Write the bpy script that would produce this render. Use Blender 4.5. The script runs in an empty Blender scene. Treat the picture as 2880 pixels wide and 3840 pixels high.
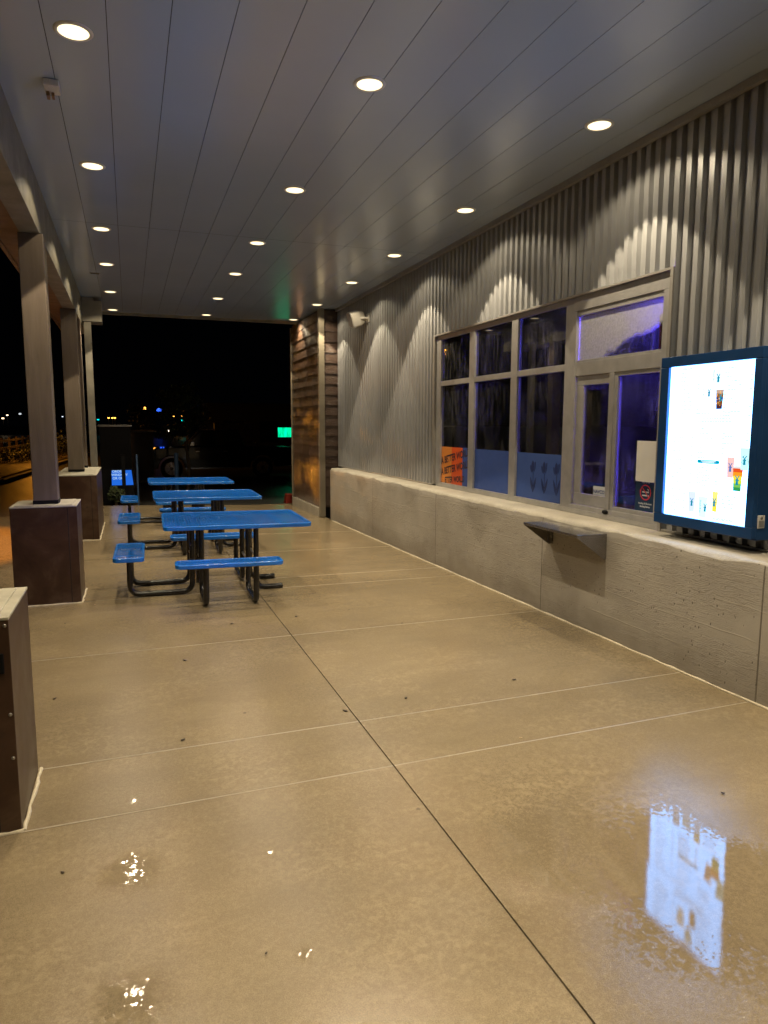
import bpy, bmesh, math, random
from mathutils import Vector, Matrix
random.seed(7)
S = bpy.context.scene
col = S.collection
R_ = math.radians

# ------------------------------------------------------------------ camera
cd = bpy.data.cameras.new("camera"); cam = bpy.data.objects.new("camera", cd); col.objects.link(cam)
fw = Vector((0.33934922, 0.93241, -0.12431292)); rt = Vector((0.93979935, -0.34171833, 0.00240193)); up = Vector((0.04024042, 0.11764429, 0.99224016))
m = Matrix((rt, up, -fw)).transposed().to_4x4(); m.translation = (0, 0, 1.72)
cam.matrix_world = m
cd.sensor_fit = 'HORIZONTAL'; cd.sensor_width = 36.0; cd.lens = 36.0 * 2610.17 / 2880.0
cd.clip_start = 0.05; cd.clip_end = 2000
S.camera = cam

# ------------------------------------------------------------------ world, exposure (night)
w = bpy.data.worlds.new("World"); S.world = w; w.use_nodes = True
bgn = w.node_tree.nodes["Background"]; bgn.inputs[0].default_value = (0.5, 0.6, 1.0, 1); bgn.inputs[1].default_value = 0.0004
S.view_settings.view_transform = 'Standard'; S.view_settings.look = 'None'; S.view_settings.gamma = 1
S.view_settings.exposure = 0.12
S.render.engine = 'CYCLES'
try:
    S.cycles.use_denoising = True
    S.cycles.caustics_reflective = False; S.cycles.caustics_refractive = False
    S.cycles.sample_clamp_indirect = 4.0
    S.cycles.max_bounces = 8; S.cycles.transparent_max_bounces = 24
    S.cycles.blur_glossy = 0.3
except Exception: pass

LIGHTCOL = (1.0, 0.83, 0.57)      # the canopy downlights
SODIUM = (1.0, 0.36, 0.03)
ZC = 3.92

# ------------------------------------------------------------------ helpers
def fz(x, y):
    s = min(max((y - 3) / 9.0, -0.1), 1.4)
    return (0.02 - 0.105 * s) * max(0.0, (x + 0.5)) / 4.05

class MB:
    def __init__(s): s.v = []; s.f = []; s.m = []; s.sm = []; s.cm = 0
    def add(s, vs, fs, smooth=False):
        o = len(s.v); s.v += [tuple(v) for v in vs]
        for f in fs: s.f.append([i + o for i in f]); s.m.append(s.cm); s.sm.append(smooth)
        return s
    def box(s, x0, x1, y0, y1, z0, z1, M=None):
        vs = [Vector((x, y, z)) for x in (x0, x1) for y in (y0, y1) for z in (z0, z1)]
        if M is not None: vs = [M @ v for v in vs]
        return s.add(vs, [(0,1,3,2),(4,6,7,5),(0,4,5,1),(2,3,7,6),(0,2,6,4),(1,5,7,3)])
    def bar(s, a, b, w_, h_, upv=(0, 0, 1)):
        a = Vector(a); b = Vector(b); d = (b - a); L = d.length; d.normalize()
        u = Vector(upv); r = d.cross(u)
        if r.length < 1e-4: r = d.cross(Vector((1, 0, 0)))
        r.normalize(); u = r.cross(d)
        vs = [p + r * i * w_ / 2 + u * j * h_ / 2 for p in (a, b) for i in (-1, 1) for j in (-1, 1)]
        return s.add(vs, [(0,1,3,2),(4,6,7,5),(0,4,5,1),(2,3,7,6),(0,2,6,4),(1,5,7,3)])
    def tube(s, pts, r, n=12, cap=True, smooth=True):
        pts = [Vector(p) for p in pts]; rs = r if isinstance(r, (list, tuple)) else [r] * len(pts)
        rings = []; prev = None
        for i, p in enumerate(pts):
            t = (pts[min(i + 1, len(pts) - 1)] - pts[max(i - 1, 0)]).normalized()
            if prev is None:
                a = t.orthogonal().normalized()
            else:
                a = prev - t * prev.dot(t)
                a = a.normalized() if a.length > 1e-5 else t.orthogonal().normalized()
            prev = a; b = t.cross(a)
            rings.append([p + (a * math.cos(2 * math.pi * k / n) + b * math.sin(2 * math.pi * k / n)) * rs[i] for k in range(n)])
        vs = [v for rg in rings for v in rg]; fs = []
        for i in range(len(rings) - 1):
            for k in range(n):
                fs.append((i * n + k, i * n + (k + 1) % n, (i + 1) * n + (k + 1) % n, (i + 1) * n + k))
        s.add(vs, fs, smooth)
        if cap:
            s.add(rings[0], [tuple(range(n))[::-1]]); s.add(rings[-1], [tuple(range(n))])
        return s
    def lathe(s, prof, c=(0, 0, 0), n=32, axis='z', smooth=True):
        vs = []; fs = []
        for r, z in prof:
            for k in range(n):
                a = 2 * math.pi * k / n
                p = (r * math.cos(a), r * math.sin(a), z)
                if axis == 'y': p = (p[0], p[2], p[1])
                if axis == 'x': p = (p[2], p[0], p[1])
                vs.append((p[0] + c[0], p[1] + c[1], p[2] + c[2]))
        for i in range(len(prof) - 1):
            for k in range(n): fs.append((i * n + k, i * n + (k + 1) % n, (i + 1) * n + (k + 1) % n, (i + 1) * n + k))
        return s.add(vs, fs, smooth)
    def prism(s, poly, f0, f1):
        n = len(poly)
        return s.add([f0(*p) for p in poly] + [f1(*p) for p in poly],
                     [tuple(range(n))[::-1], tuple(range(n, 2 * n))] + [(i, (i + 1) % n, (i + 1) % n + n, i + n) for i in range(n)])
    def blob(s, c, r, sub=2, jit=0.15, sc=(1, 1, 1)):
        bm = bmesh.new(); bmesh.ops.create_icosphere(bm, subdivisions=sub, radius=1)
        vs = [Vector(c) + Vector((v.co.x * sc[0], v.co.y * sc[1], v.co.z * sc[2])) * r * (1 + random.uniform(-jit, jit)) for v in bm.verts]
        fs = [tuple(v.index for v in f.verts) for f in bm.faces]; bm.free()
        return s.add(vs, fs, True)

def origin(o):
    v = Vector((0, 0, 0))
    while o is not None: v += o.location; o = o.parent
    return v
def part(name, mb, mats, parent=None, bevel=0.0, seg=2, local=False, label=None):
    me = bpy.data.meshes.new(name)
    o0 = Vector((0, 0, 0)) if (parent is None or local) else origin(parent)
    me.from_pydata([tuple(Vector(v) - o0) for v in mb.v], [], mb.f)
    if not isinstance(mats, (list, tuple)): mats = [mats]
    for m_ in mats: me.materials.append(m_)
    for p, mi, sm in zip(me.polygons, mb.m, mb.sm): p.material_index = mi; p.use_smooth = sm
    bm = bmesh.new(); bm.from_mesh(me); bmesh.ops.recalc_face_normals(bm, faces=bm.faces)
    if bevel:
        bmesh.ops.remove_doubles(bm, verts=bm.verts, dist=1e-5)
        ed = [e for e in bm.edges if len(e.link_faces) == 2 and e.calc_face_angle(0) > 0.6]
        bmesh.ops.bevel(bm, geom=ed, offset=bevel, segments=seg, affect='EDGES', profile=0.6, clamp_overlap=True)
    bm.to_mesh(me); bm.free(); me.update()
    o = bpy.data.objects.new(name, me); col.objects.link(o)
    if parent is not None: o.parent = parent
    if label: o['label'] = label
    return o
def thing(name, label, cat, loc=(0, 0, 0), rz=0, group=None):
    o = bpy.data.objects.new(name, None); col.objects.link(o); o.location = loc; o.rotation_euler = (0, 0, rz)
    o.empty_display_size = 0.1
    return tag(o, label, cat, group)
def tag(o, label, cat, group=None):
    o['label'] = label; o['category'] = cat
    if group: o['group'] = group
    return o
def struct(name, mb, mats, **k):
    o = part(name, mb, mats, **k); o['kind'] = 'structure'; return o
def dup(root, loc, label, rot=None):
    def cp(o, par):
        c = o.copy(); col.objects.link(c); c.parent = par
        for ch in list(o.children): cp(ch, c)
        return c
    r = root.copy(); col.objects.link(r); r.location = loc; r['label'] = label
    if rot is not None: r.rotation_euler = rot
    for ch in list(root.children): cp(ch, r)
    return r
def arc_path(pts, rad, n=6):
    pts = [Vector(p) for p in pts]; out = [pts[0]]
    for i in range(1, len(pts) - 1):
        a, b, c = pts[i - 1], pts[i], pts[i + 1]
        d1 = (a - b).normalized(); d2 = (c - b).normalized()
        ang = d1.angle(d2); t = rad / math.tan(ang / 2)
        t = min(t, (a - b).length * .49, (c - b).length * .95)
        p1 = b + d1 * t; p2 = b + d2 * t
        for k in range(n + 1):
            u = k / n; out.append(p1 * (1 - u) ** 2 + b * 2 * u * (1 - u) + p2 * u * u)
    out.append(pts[-1]); return out

# ------------------------------------------------------------------ materials
class NT:
    def __init__(s, name):
        s.m = bpy.data.materials.new(name); s.m.use_nodes = True; s.t = s.m.node_tree
        s.b = s.t.nodes["Principled BSDF"]; s.out = s.t.nodes["Material Output"]
        s.co = s.t.nodes.new("ShaderNodeTexCoord")
    def n(s, typ, **k):
        nd = s.t.nodes.new(typ)
        for a, v in k.items(): setattr(nd, a, v)
        return nd
    def l(s, a, b): s.t.links.new(a, b)
    def map(s, scale=(1, 1, 1), rot=(0, 0, 0), loc=(0, 0, 0), src='Object'):
        mp = s.n("ShaderNodeMapping"); s.l(s.co.outputs[src], mp.inputs[0])
        mp.inputs['Scale'].default_value = scale; mp.inputs['Rotation'].default_value = rot; mp.inputs['Location'].default_value = loc
        return mp.outputs[0]
    def noise(s, scale, detail=4, rough=0.55, dist=0, vec=None, src='Object'):
        nd = s.n("ShaderNodeTexNoise"); s.l(vec if vec is not None else s.co.outputs[src], nd.inputs['Vector'])
        nd.inputs['Scale'].default_value = scale; nd.inputs['Detail'].default_value = detail
        nd.inputs['Roughness'].default_value = rough; nd.inputs['Distortion'].default_value = dist
        return nd.outputs[0]
    def voro(s, scale, vec=None, feature='F1', rnd=1.0):
        nd = s.n("ShaderNodeTexVoronoi", feature=feature); s.l(vec if vec is not None else s.co.outputs['Object'], nd.inputs['Vector'])
        nd.inputs['Scale'].default_value = scale; nd.inputs['Randomness'].default_value = rnd
        return nd.outputs[0]
    def ramp(s, f, stops):
        r = s.n("ShaderNodeValToRGB"); s.l(f, r.inputs[0]); e = r.color_ramp.elements
        while len(e) < len(stops): e.new(0.5)
        for i, (p, c) in enumerate(stops):
            e[i].position = p; e[i].color = (*c, 1) if isinstance(c, (tuple, list)) else (c, c, c, 1)
        return r.outputs[0]
    def mr(s, f, a, b, c, d):
        r = s.n("ShaderNodeMapRange"); s.l(f, r.inputs[0])
        for i, v in enumerate((a, b, c, d)): r.inputs[i + 1].default_value = v
        return r.outputs[0]
    def math(s, op, a, b=None, c=None):
        r = s.n("ShaderNodeMath", operation=op)
        for i, v in enumerate((a, b, c)):
            if v is None: continue
            if isinstance(v, (int, float)): r.inputs[i].default_value = v
            else: s.l(v, r.inputs[i])
        return r.outputs[0]
    def mix(s, f, a, b, blend='MIX'):
        r = s.n("ShaderNodeMix", data_type='RGBA', blend_type=blend)
        for i, v in ((0, f), (6, a), (7, b)):
            if isinstance(v, (int, float)): r.inputs[i].default_value = v
            elif isinstance(v, tuple): r.inputs[i].default_value = (*v, 1)
            else: s.l(v, r.inputs[i])
        return r.outputs[2]
    def bump(s, h, strength=0.3, dist=0.01, prev=None):
        r = s.n("ShaderNodeBump"); s.l(h, r.inputs['Height']); r.inputs['Strength'].default_value = strength; r.inputs['Distance'].default_value = dist
        if prev is not None: s.l(prev, r.inputs['Normal'])
        return r.outputs[0]
    def set(s, **k):
        nm = dict(col='Base Color', rough='Roughness', metal='Metallic', spec='Specular IOR Level', coat='Coat Weight', coatr='Coat Roughness', nrm='Normal', ior='IOR')
        for a, v in k.items():
            i = s.b.inputs[nm[a]]
            if isinstance(v, tuple): i.default_value = (*v, 1)
            elif isinstance(v, (int, float)): i.default_value = v
            else: s.l(v, i)
            if a == 'nrm' and 'coat' in k: s.l(v, s.b.inputs['Coat Normal'])
        return s
    def xyz(s, src='Object'):
        r = s.n("ShaderNodeSeparateXYZ"); s.l(s.co.outputs[src], r.inputs[0]); return r.outputs

def simple(name, c, rough=0.5, metal=0, var=0.12, nscale=14, bump=0.0, coat=0, spec=0.5):
    t = NT(name); n = t.noise(nscale, 5)
    lo = tuple(max(0, x * (1 - var)) for x in c); hi = tuple(x * (1 + var) for x in c)
    r0, r1 = max(0.02, rough - .07), rough + .07
    if rough <= .27: r1 = min(r1, .262)
    else: r0 = max(r0, .275)
    t.set(col=t.ramp(n, [(0.3, lo), (0.7, hi)]), rough=t.mr(t.noise(nscale * 2.3, 3), 0.3, 0.7, r0, r1), metal=metal, coat=coat, spec=spec)
    if bump: t.set(nrm=t.bump(t.noise(nscale * 5, 5), bump, 0.004))
    return t.m
def emis(name, c, st):
    t = NT(name); e = t.n("ShaderNodeEmission"); e.inputs[0].default_value = (*c, 1); e.inputs[1].default_value = st
    t.l(e.outputs[0], t.out.inputs[0]); t.t.nodes.remove(t.b); return t.m

# wet concrete floor
def mat_floor():
    t = NT("wet_concrete")
    big = t.noise(0.7, 5, 0.5); mid = t.noise(2.6, 4, 0.5, 0.2); fine = t.noise(60, 5, 0.7); grit = t.noise(240, 3, 0.6)
    c = t.ramp(big, [(0.32, (0.155, 0.120, 0.070)), (0.66, (0.275, 0.216, 0.128))])
    c = t.mix(t.mr(mid, 0.30, 0.75, 0.0, 0.35), c, (0.24, 0.175, 0.100))
    c = t.mix(t.mr(fine, 0.42, 0.70, 0, 0.5), c, (0.34, 0.27, 0.165))
    c = t.mix(t.mr(grit, 0.35, 0.6, 0.45, 0.0), c, (0.09, 0.07, 0.048))
    mott = t.noise(26, 4, 0.6, 0.6); c = t.mix(t.math('MULTIPLY', t.mr(mott, 0.46, 0.62, 0, 0.38), t.mr(t.noise(1.7, 3), 0.42, 0.62, 0.1, 1)), c, (0.35, 0.275, 0.165))
    # broom / trowel streaks running across the slabs
    st = t.noise(1.0, 5, 0.6, 0.3, vec=t.map((1.6, 5.0, 1)))
    c = t.mix(t.mr(st, 0.36, 0.70, 0, 0.34), c, (0.15, 0.118, 0.074))
    # small dark gum spots
    vs = t.voro(2.3); nz = t.noise(45, 3); vv = t.math('ADD', vs, t.mr(nz, 0.3, 0.7, -0.012, 0.012))
    c = t.mix(t.mr(vv, 0.016, 0.030, 0.75, 0.0), c, (0.05, 0.04, 0.03))
    # wet film: glossy where the water lies, matt where it has dried
    wet = t.noise(0.8, 3, 0.5, 0.3); wet2 = t.noise(11, 4, 0.6)
    wr = t.mr(t.math('ADD', t.math('MULTIPLY', wet, 0.75), t.math('MULTIPLY', wet2, 0.25)), 0.34, 0.66, 0.15, 0.262)
    # real puddle lying before the menu board and small ones in the foreground
    o = t.xyz(); e = None; es = None
    pn = t.mr(t.noise(3.0, 5, 0.62), 0.3, 0.7, -0.30, 0.30); pn2 = t.mr(t.noise(48, 4, 0.7), 0.3, 0.7, -0.42, 0.42)
    for (cx, cy, rx, ry, ang) in [(1.88, 1.93, 0.42, 0.66, -0.50), (-0.063, 2.05, .10, .08, 0), (-0.060, 2.68, .085, .08, 0), (-.05, 3.22, .02, .02, 0), (0.47, 2.04, .018, .018, 0), (.46, 2.62, .014, .014, 0)]:
        dx = t.math('SUBTRACT', o[0], cx); dy = t.math('SUBTRACT', o[1], cy); ca, sa = math.cos(ang), math.sin(ang)
        u = t.math('DIVIDE', t.math('ADD', t.math('MULTIPLY', dx, ca), t.math('MULTIPLY', dy, -sa)), rx)
        v = t.math('DIVIDE', t.math('ADD', t.math('MULTIPLY', dx, sa), t.math('MULTIPLY', dy, ca)), ry)
        d = t.math('SQRT', t.math('ADD', t.math('MULTIPLY', u, u), t.math('MULTIPLY', v, v)))
        if rx < .2:
            d = t.math('ADD', d, t.mr(t.noise(40, 3, .6), .3, .7, -.5, .5))
            es = d if es is None else t.math('MINIMUM', es, d)
        e = d if e is None else t.math('MINIMUM', e, d)
    e = t.math('ADD', t.math('ADD', e, pn), pn2)
    pud = t.mr(e, 0.94, 1.02, 1.0, 0.0)
    halo = t.mr(e, 1.0, 1.9, 1.0, 0.0)
    c = t.mix(t.math('MULTIPLY', pud, 0.30), c, (0.15, 0.12, 0.08))
    rough = t.math('ADD', t.math('MULTIPLY', wr, t.math('SUBTRACT', 1.0, t.math('MULTIPLY', halo, 0.62))), 0.0)
    rough = t.math('ADD', t.math('MULTIPLY', rough, t.math('SUBTRACT', 1.0, pud)), t.math('MULTIPLY', pud, 0.012))
    h = t.math('ADD', t.math('MULTIPLY', fine, 0.5), t.math('MULTIPLY', grit, 0.5))
    bn = t.n("ShaderNodeBump"); t.l(h, bn.inputs['Height']); bn.inputs['Distance'].default_value = 0.0022
    t.l(t.math('ADD', 0.015, t.math('MULTIPLY', t.math('SUBTRACT', 1.0, pud), t.math('ADD', 0.30, t.math('MULTIPLY', halo, 0.35)))), bn.inputs['Strength'])
    rip = t.bump(t.noise(9, 2, 0.5), 0.10, 0.0016, prev=bn.outputs[0])
    b2 = t.n("ShaderNodeBump"); t.l(t.noise(30, 1, 0.5), b2.inputs['Height']); b2.inputs['Distance'].default_value = 0.0035
    t.l(t.math('MULTIPLY', t.mr(es, 0.4, 1.1, 0.09, 0.32), t.mr(es, 1.3, 1.9, 1.0, 0.0)), b2.inputs['Strength']); t.l(rip, b2.inputs['Normal']); rip = b2.outputs[0]
    t.set(col=c, rough=rough, nrm=rip, spec=0.6)
    return t.m
M_floor = mat_floor()
M_sealant_glint = simple("joint_sealant_glint", (0.27, 0.225, 0.16), 0.45, bump=0.4, nscale=30)  # pale tone also paints in the wet glint along the joint edges
M_groove = simple("dark_groove", (0.05, 0.04, 0.03), 0.4)

def mat_boardwall():
    t = NT("board_formed_concrete"); o = t.xyz()
    v = t.map((1, 0.9, 9)); g = t.noise(2.6, 7, 0.62, 2.2, vec=v)
    wv = t.n("ShaderNodeTexWave", wave_type='BANDS', bands_direction='Z'); t.l(t.map((1, 0.16, 1)), wv.inputs[0])
    wv.inputs['Scale'].default_value = 27; wv.inputs['Distortion'].default_value = 19; wv.inputs['Detail'].default_value = 5; wv.inputs['Detail Scale'].default_value = 1.1; wv.inputs['Detail Roughness'].default_value = .6
    f = t.noise(70, 5, 0.7); big = t.noise(1.6, 5, .6)
    c = t.ramp(big, [(0.3, (0.31, 0.29, 0.26)), (0.7, (0.42, 0.395, 0.355))])
    c = t.mix(t.mr(f, .4, .7, 0, .35), c, (0.44, 0.40, 0.34))
    # pinholes
    vo = t.voro(26, vec=t.map((1, 1, .6))); pk = t.noise(2.2, 3); pm = t.math('MULTIPLY', t.mr(vo, .10, .17, 1, 0), t.mr(pk, .46, .58, 0, 1))
    c = t.mix(t.math('MULTIPLY', pm, .8), c, (0.05, 0.045, 0.04))
    # horizontal board joints every 0.2 m and vertical form joints each 2.4 m
    zm = t.math('PINGPONG', t.math('ADD', o[2], t.mr(t.noise(1.2, 3), .3, .7, -.012, .012)), 0.1)
    line = t.mr(zm, 0.0, 0.006, 1, 0)
    ym = t.math('PINGPONG', t.math('ADD', o[1], 6.825), 1.2); vl = t.mr(ym, 0.003, 0.008, 1, 0)
    brk = t.mr(t.noise(1.7, 4), .42, .55, 0, 1)
    ln = t.math('MULTIPLY', line, brk)
    c = t.mix(t.math('MULTIPLY', vl, .75), c, (0.07, 0.06, 0.045))
    c = t.mix(t.math('MULTIPLY', ln, .35), c, (0.42, 0.38, 0.31))
    gr = t.mr(t.noise(2.1, 4, .6, .5, vec=t.map((1, .6, 2.2))), .40, .60, .0, 1.0)
    c = t.mix(t.math('MULTIPLY', t.mr(wv.outputs[1], .55, .95, 0, .35), gr), c, (0.16, 0.14, 0.11))
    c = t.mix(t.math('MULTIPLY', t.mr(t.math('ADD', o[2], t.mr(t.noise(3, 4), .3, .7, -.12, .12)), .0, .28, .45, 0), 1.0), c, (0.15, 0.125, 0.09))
    h = t.math('ADD', t.math('MULTIPLY', t.math('ADD', t.math('MULTIPLY', wv.outputs[1], .6), t.math('MULTIPLY', g, .8)), gr), t.math('MULTIPLY', f, .3))
    h = t.math('SUBTRACT', h, t.math('ADD', t.math('MULTIPLY', vl, 1.4), t.math('MULTIPLY', pm, 1.2)))
    h = t.math('ADD', h, t.math('MULTIPLY', ln, .7))
    t.set(col=c, rough=t.mr(f, .3, .7, .38, .6), nrm=t.bump(h, .6, .0036)); return t.m
M_bwall = mat_boardwall()
def mat_ledge():
    t = NT("ledge_concrete"); f = t.noise(38, 6, .7); b = t.noise(3, 5)
    c = t.ramp(b, [(.3, (0.34, 0.31, 0.255)), (.7, (0.47, 0.44, 0.37))]); c = t.mix(t.mr(f, .42, .7, 0, .4), c, (0.24, 0.21, .17))
    t.set(col=c, rough=.5, nrm=t.bump(f, .7, .006)); return t.m
M_ledge = mat_ledge()

def mat_metalwall():
    t = NT("ribbed_metal"); o = t.xyz(); n = t.noise(2.0, 5, .6, vec=t.map((1, 6, .8)))
    c = t.ramp(n, [(.3, (0.33, 0.335, 0.34)), (.7, (0.40, 0.405, 0.41))])
    drop = t.voro(55); dm = t.mr(drop, .10, .2, 1, 0)
    t.set(col=c, metal=.35, rough=t.mr(t.noise(14, 4), .3, .7, .275, .40), nrm=t.bump(t.math('ADD', t.noise(5, 3), t.math('MULTIPLY', dm, .12)), .10, .006), spec=.6); return t.m
M_rib = mat_metalwall()
def mat_ceiling():
    t = NT("ceiling_metal_plank"); n = t.noise(1.3, 4, .5); c = t.ramp(n, [(.2, (0.36, 0.43, 0.53)), (.8, (0.39, 0.46, 0.56))])
    # condensation beads
    vo = t.voro(70); ms = t.mr(t.noise(.9, 2), .60, .75, 0, 1); bd = t.math('MULTIPLY', t.mr(vo, .15, .3, 1, 0), ms)
    t.set(col=c, rough=t.mr(t.noise(1.2, 3), .3, .7, .20, .262), nrm=t.bump(t.math('ADD', t.math('MULTIPLY', t.noise(2.2, 1), .8), t.math('MULTIPLY', bd, .06)), .12, .006), spec=.6, metal=.0, coat=.5, coatr=.18); return t.m
M_ceil = mat_ceiling()
M_dark = simple("dark_gap", (0.015, 0.013, 0.012), .8)
M_alu = simple("bronze_grey_aluminium", (0.44, 0.43, 0.42), .34, .5, .10, 9, 0.05)
M_flash = simple("sheet_flashing", (0.33, 0.315, 0.29), .36, .4, .10, 6)
M_beam = simple("weathered_beam_paint", (0.20, 0.185, 0.145), .55, 0, .25, 3.5, .3)
M_beamo = simple("brown_soffit_board", (0.17, 0.095, 0.05), .55, 0, .2, 4, .2)

def mat_postwood():
    t = NT("painted_timber"); v = t.map((5, 5, .5)); g = t.noise(3, 6, .6, 1.0, vec=v); b = t.noise(1.2, 4)
    c = t.ramp(g, [(.25, (0.102, 0.078, 0.056)), (.75, (0.150, 0.119, 0.088))])
    c = t.mix(t.mr(b, .45, .7, 0, .5), c, (0.17, 0.132, 0.108))
    kn = t.voro(1.1, vec=t.map((3, 3, 1))); c = t.mix(t.mr(kn, .05, .12, .8, 0), c, (0.06, .04, .03))
    t.set(col=c, rough=.48, nrm=t.bump(g, .45, .006)); return t.m
M_post = mat_postwood()
M_cap = simple("pier_cap_concrete", (0.36, 0.34, 0.27), .5, 0, .18, 7, .5)
def mat_pier():
    t = NT("weathered_brown_steel"); o = t.xyz(); b = t.noise(2.4, 6, .65, .6); f = t.noise(14, 5, .7)
    c = t.ramp(b, [(.30, (0.024, 0.011, 0.006)), (.50, (0.050, 0.024, 0.014)), (.72, (0.105, 0.066, 0.040))])
    c = t.mix(t.mr(f, .5, .72, 0, .5), c, (0.045, 0.022, 0.012))
    st = t.voro(4.5); c = t.mix(t.mr(t.math('ADD', st, t.mr(t.noise(30, 2), .3, .7, -.03, .03)), .05, .09, .6, 0), c, (0.03, .018, .012))
    drip = t.noise(2, 5, .6, vec=t.map((9, 9, .9))); c = t.mix(t.mr(drip, .56, .68, 0, .45), c, (0.04, 0.02, 0.012))
    t.set(col=c, rough=t.mr(b, .3, .7, .276, .46), metal=.1, nrm=t.bump(f, .12, .004)); return t.m
M_pier = mat_pier()
M_caulk = simple("caulk_bead", (0.52, 0.46, 0.34), .6, 0, .15, 30, .5)

def mat_blue():
    t = NT("blue_vinyl_coating"); n = t.noise(8, 4)
    t.set(col=t.ramp(n, [(.3, (0.007, 0.125, 0.50)), (.7, (0.012, 0.165, 0.62))]), rough=t.mr(t.noise(40, 4), .3, .7, .12, .262), coat=.4, coatr=.08, nrm=t.bump(t.voro(70), .6, .003)); return t.m
M_blue = mat_blue()
def mat_tube():
    t = NT("black_tube_wet"); f = t.noise(26, 6, .7); top = t.noise(5, 4)
    c = t.mix(t.mr(t.math('MULTIPLY', f, top), .37, .42, 0, .85), (0.010, 0.009, 0.008), (0.20, 0.17, 0.13))
    t.set(col=c, rough=t.mr(f, .3, .7, .12, .262), nrm=t.bump(f, .5, .004), spec=.55); return t.m
M_tube = mat_tube()
M_galv = simple("galvanised_steel", (0.35, 0.33, 0.30), .35, .8, .2, 25)
M_steelshelf = simple("stainless_sheet", (0.30, 0.285, 0.27), .22, .9, .12, 8, .03)
def mat_siding():
    t = NT("wet_lap_siding"); v = t.map((2.0, 2.0, 22)); g = t.noise(2.2, 7, .65, 1.5, vec=v); b = t.noise(2, 4)
    c = t.ramp(g, [(.25, (0.040, 0.020, 0.011)), (.75, (0.090, 0.050, 0.030))])
    bl = t.noise(7, 5, .65, vec=t.map((1, 1.6, 3)))
    t.set(col=c, rough=t.mr(b, .3, .7, .30, .5), nrm=t.bump(t.math('ADD', t.math('MULTIPLY', g, .5), t.noise(26, 4, .7, vec=t.map((1, 1, 2.2)))), 1.0, .013), coat=.9, coatr=.06); return t.m
M_siding = mat_siding()
M_trim = simple("corner_trim_paint", (0.20, 0.175, 0.13), .4, 0, .12, 5, .1)
M_sprk = simple("speaker_plastic", (0.72, 0.69, 0.62), .45, 0, .06, 20, .1)
M_grl = simple("speaker_grille", (0.60, 0.57, 0.52), .6, 0, .1, 120, .5)
M_white = simple("white_plastic", (0.62, 0.60, 0.56), .4)
M_navy = simple("navy_enamel", (0.010, 0.052, 0.165), .32, .1, .08, 6)
M_black = simple("black_plastic", (0.006, 0.006, 0.007), .6, spec=.15)
M_asphalt = simple("wet_asphalt", (0.055, 0.052, 0.048), .32, 0, .3, 30, .8)
M_soil = simple("gravel_ground", (0.17, 0.13, 0.08), .36, 0, .6, 34, 1.0)
M_kerb = simple("kerb_concrete", (0.30, 0.28, 0.24), .55, 0, .2, 12, .4)
M_leafd = simple("leaf_green", (0.055, 0.075, 0.025), .5, 0, .45, 5)
M_bark = simple("bark", (0.09, 0.065, 0.045), .8, 0, .3, 20, .6)
M_rail = simple("painted_rail", (0.30, 0.26, 0.20), .35, 0, .1, 10)
M_paper = simple("white_paper", (0.72, 0.71, 0.68), .6, 0, .03, 4)

# glass: clear but for fogging and running drops
def mat_glass(name, tint, fog, streak=1.0, fogx=None):
    t = NT(name); t.t.nodes.remove(t.b)
    tr = t.n("ShaderNodeBsdfTransparent"); tr.inputs[0].default_value = (*tint, 1)
    gl = t.n("ShaderNodeBsdfGlossy"); gl.inputs['Roughness'].default_value = .015; gl.inputs[0].default_value = (.9, .9, .9, 1)
    fr = t.n("ShaderNodeFresnel"); fr.inputs[0].default_value = 1.55
    m1 = t.n("ShaderNodeMixShader"); t.l(t.math('MINIMUM', t.math('MULTIPLY', fr.outputs[0], 1.5), 1.0), m1.inputs[0]); t.l(tr.outputs[0], m1.inputs[1]); t.l(gl.outputs[0], m1.inputs[2])
    df = t.n("ShaderNodeBsdfPrincipled"); df.inputs['Base Color'].default_value = (.50, .50, .48, 1); df.inputs['Roughness'].default_value = .25
    df.inputs['Transmission Weight'].default_value = 0.12 if fogx else 0.35
    st = t.noise(1.0, 5, .65, .2, vec=t.map((1, 55, 4.5))); dr = t.voro(95); bg = t.noise(1.7, 3)
    a = t.math('MULTIPLY', t.mr(st, .50, .66, 0, 1), t.mr(bg, .38, .62, 0, streak))
    b = t.math('MULTIPLY', t.mr(dr, .10, .30, 1, 0), t.mr(t.noise(2.4, 4), .45, .6, 0, 1))
    k = t.math('ADD', t.math('MULTIPLY', a, .30), t.math('MULTIPLY', b, .55))
    if fogx:
        y0, y1 = fogx; o = t.xyz(); nz = t.mr(t.noise(4, 5), .3, .7, -.15, .15)
        d = t.math('ADD', t.math('ADD', o[1], t.math('MULTIPLY', o[2], 3.6)), nz)
        k = t.math('MAXIMUM', k, t.math('MULTIPLY', t.mr(d, y0, y1, 0, 1), t.mr(t.noise(60, 3), .3, .7, .55, .80)))
    k = t.math('ADD', k, fog)
    m2 = t.n("ShaderNodeMixShader"); t.l(k, m2.inputs[0]); t.l(m1.outputs[0], m2.inputs[1]); t.l(df.outputs[0], m2.inputs[2])
    bp = t.bump(t.math('ADD', dr, st), .25, .002); t.l(bp, df.inputs['Normal'])
    t.l(m2.outputs[0], t.out.inputs[0]); return t.m
M_glass = mat_glass("storefront_glass", (.30, .36, .34), .010, .8)
M_glassS = mat_glass("service_glass", (.86, .86, .92), .010, 1.0)
M_glassT = mat_glass("fogged_transom_glass", (.86, .86, .92), .012, .8, fogx=(5.93, 6.12))

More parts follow.
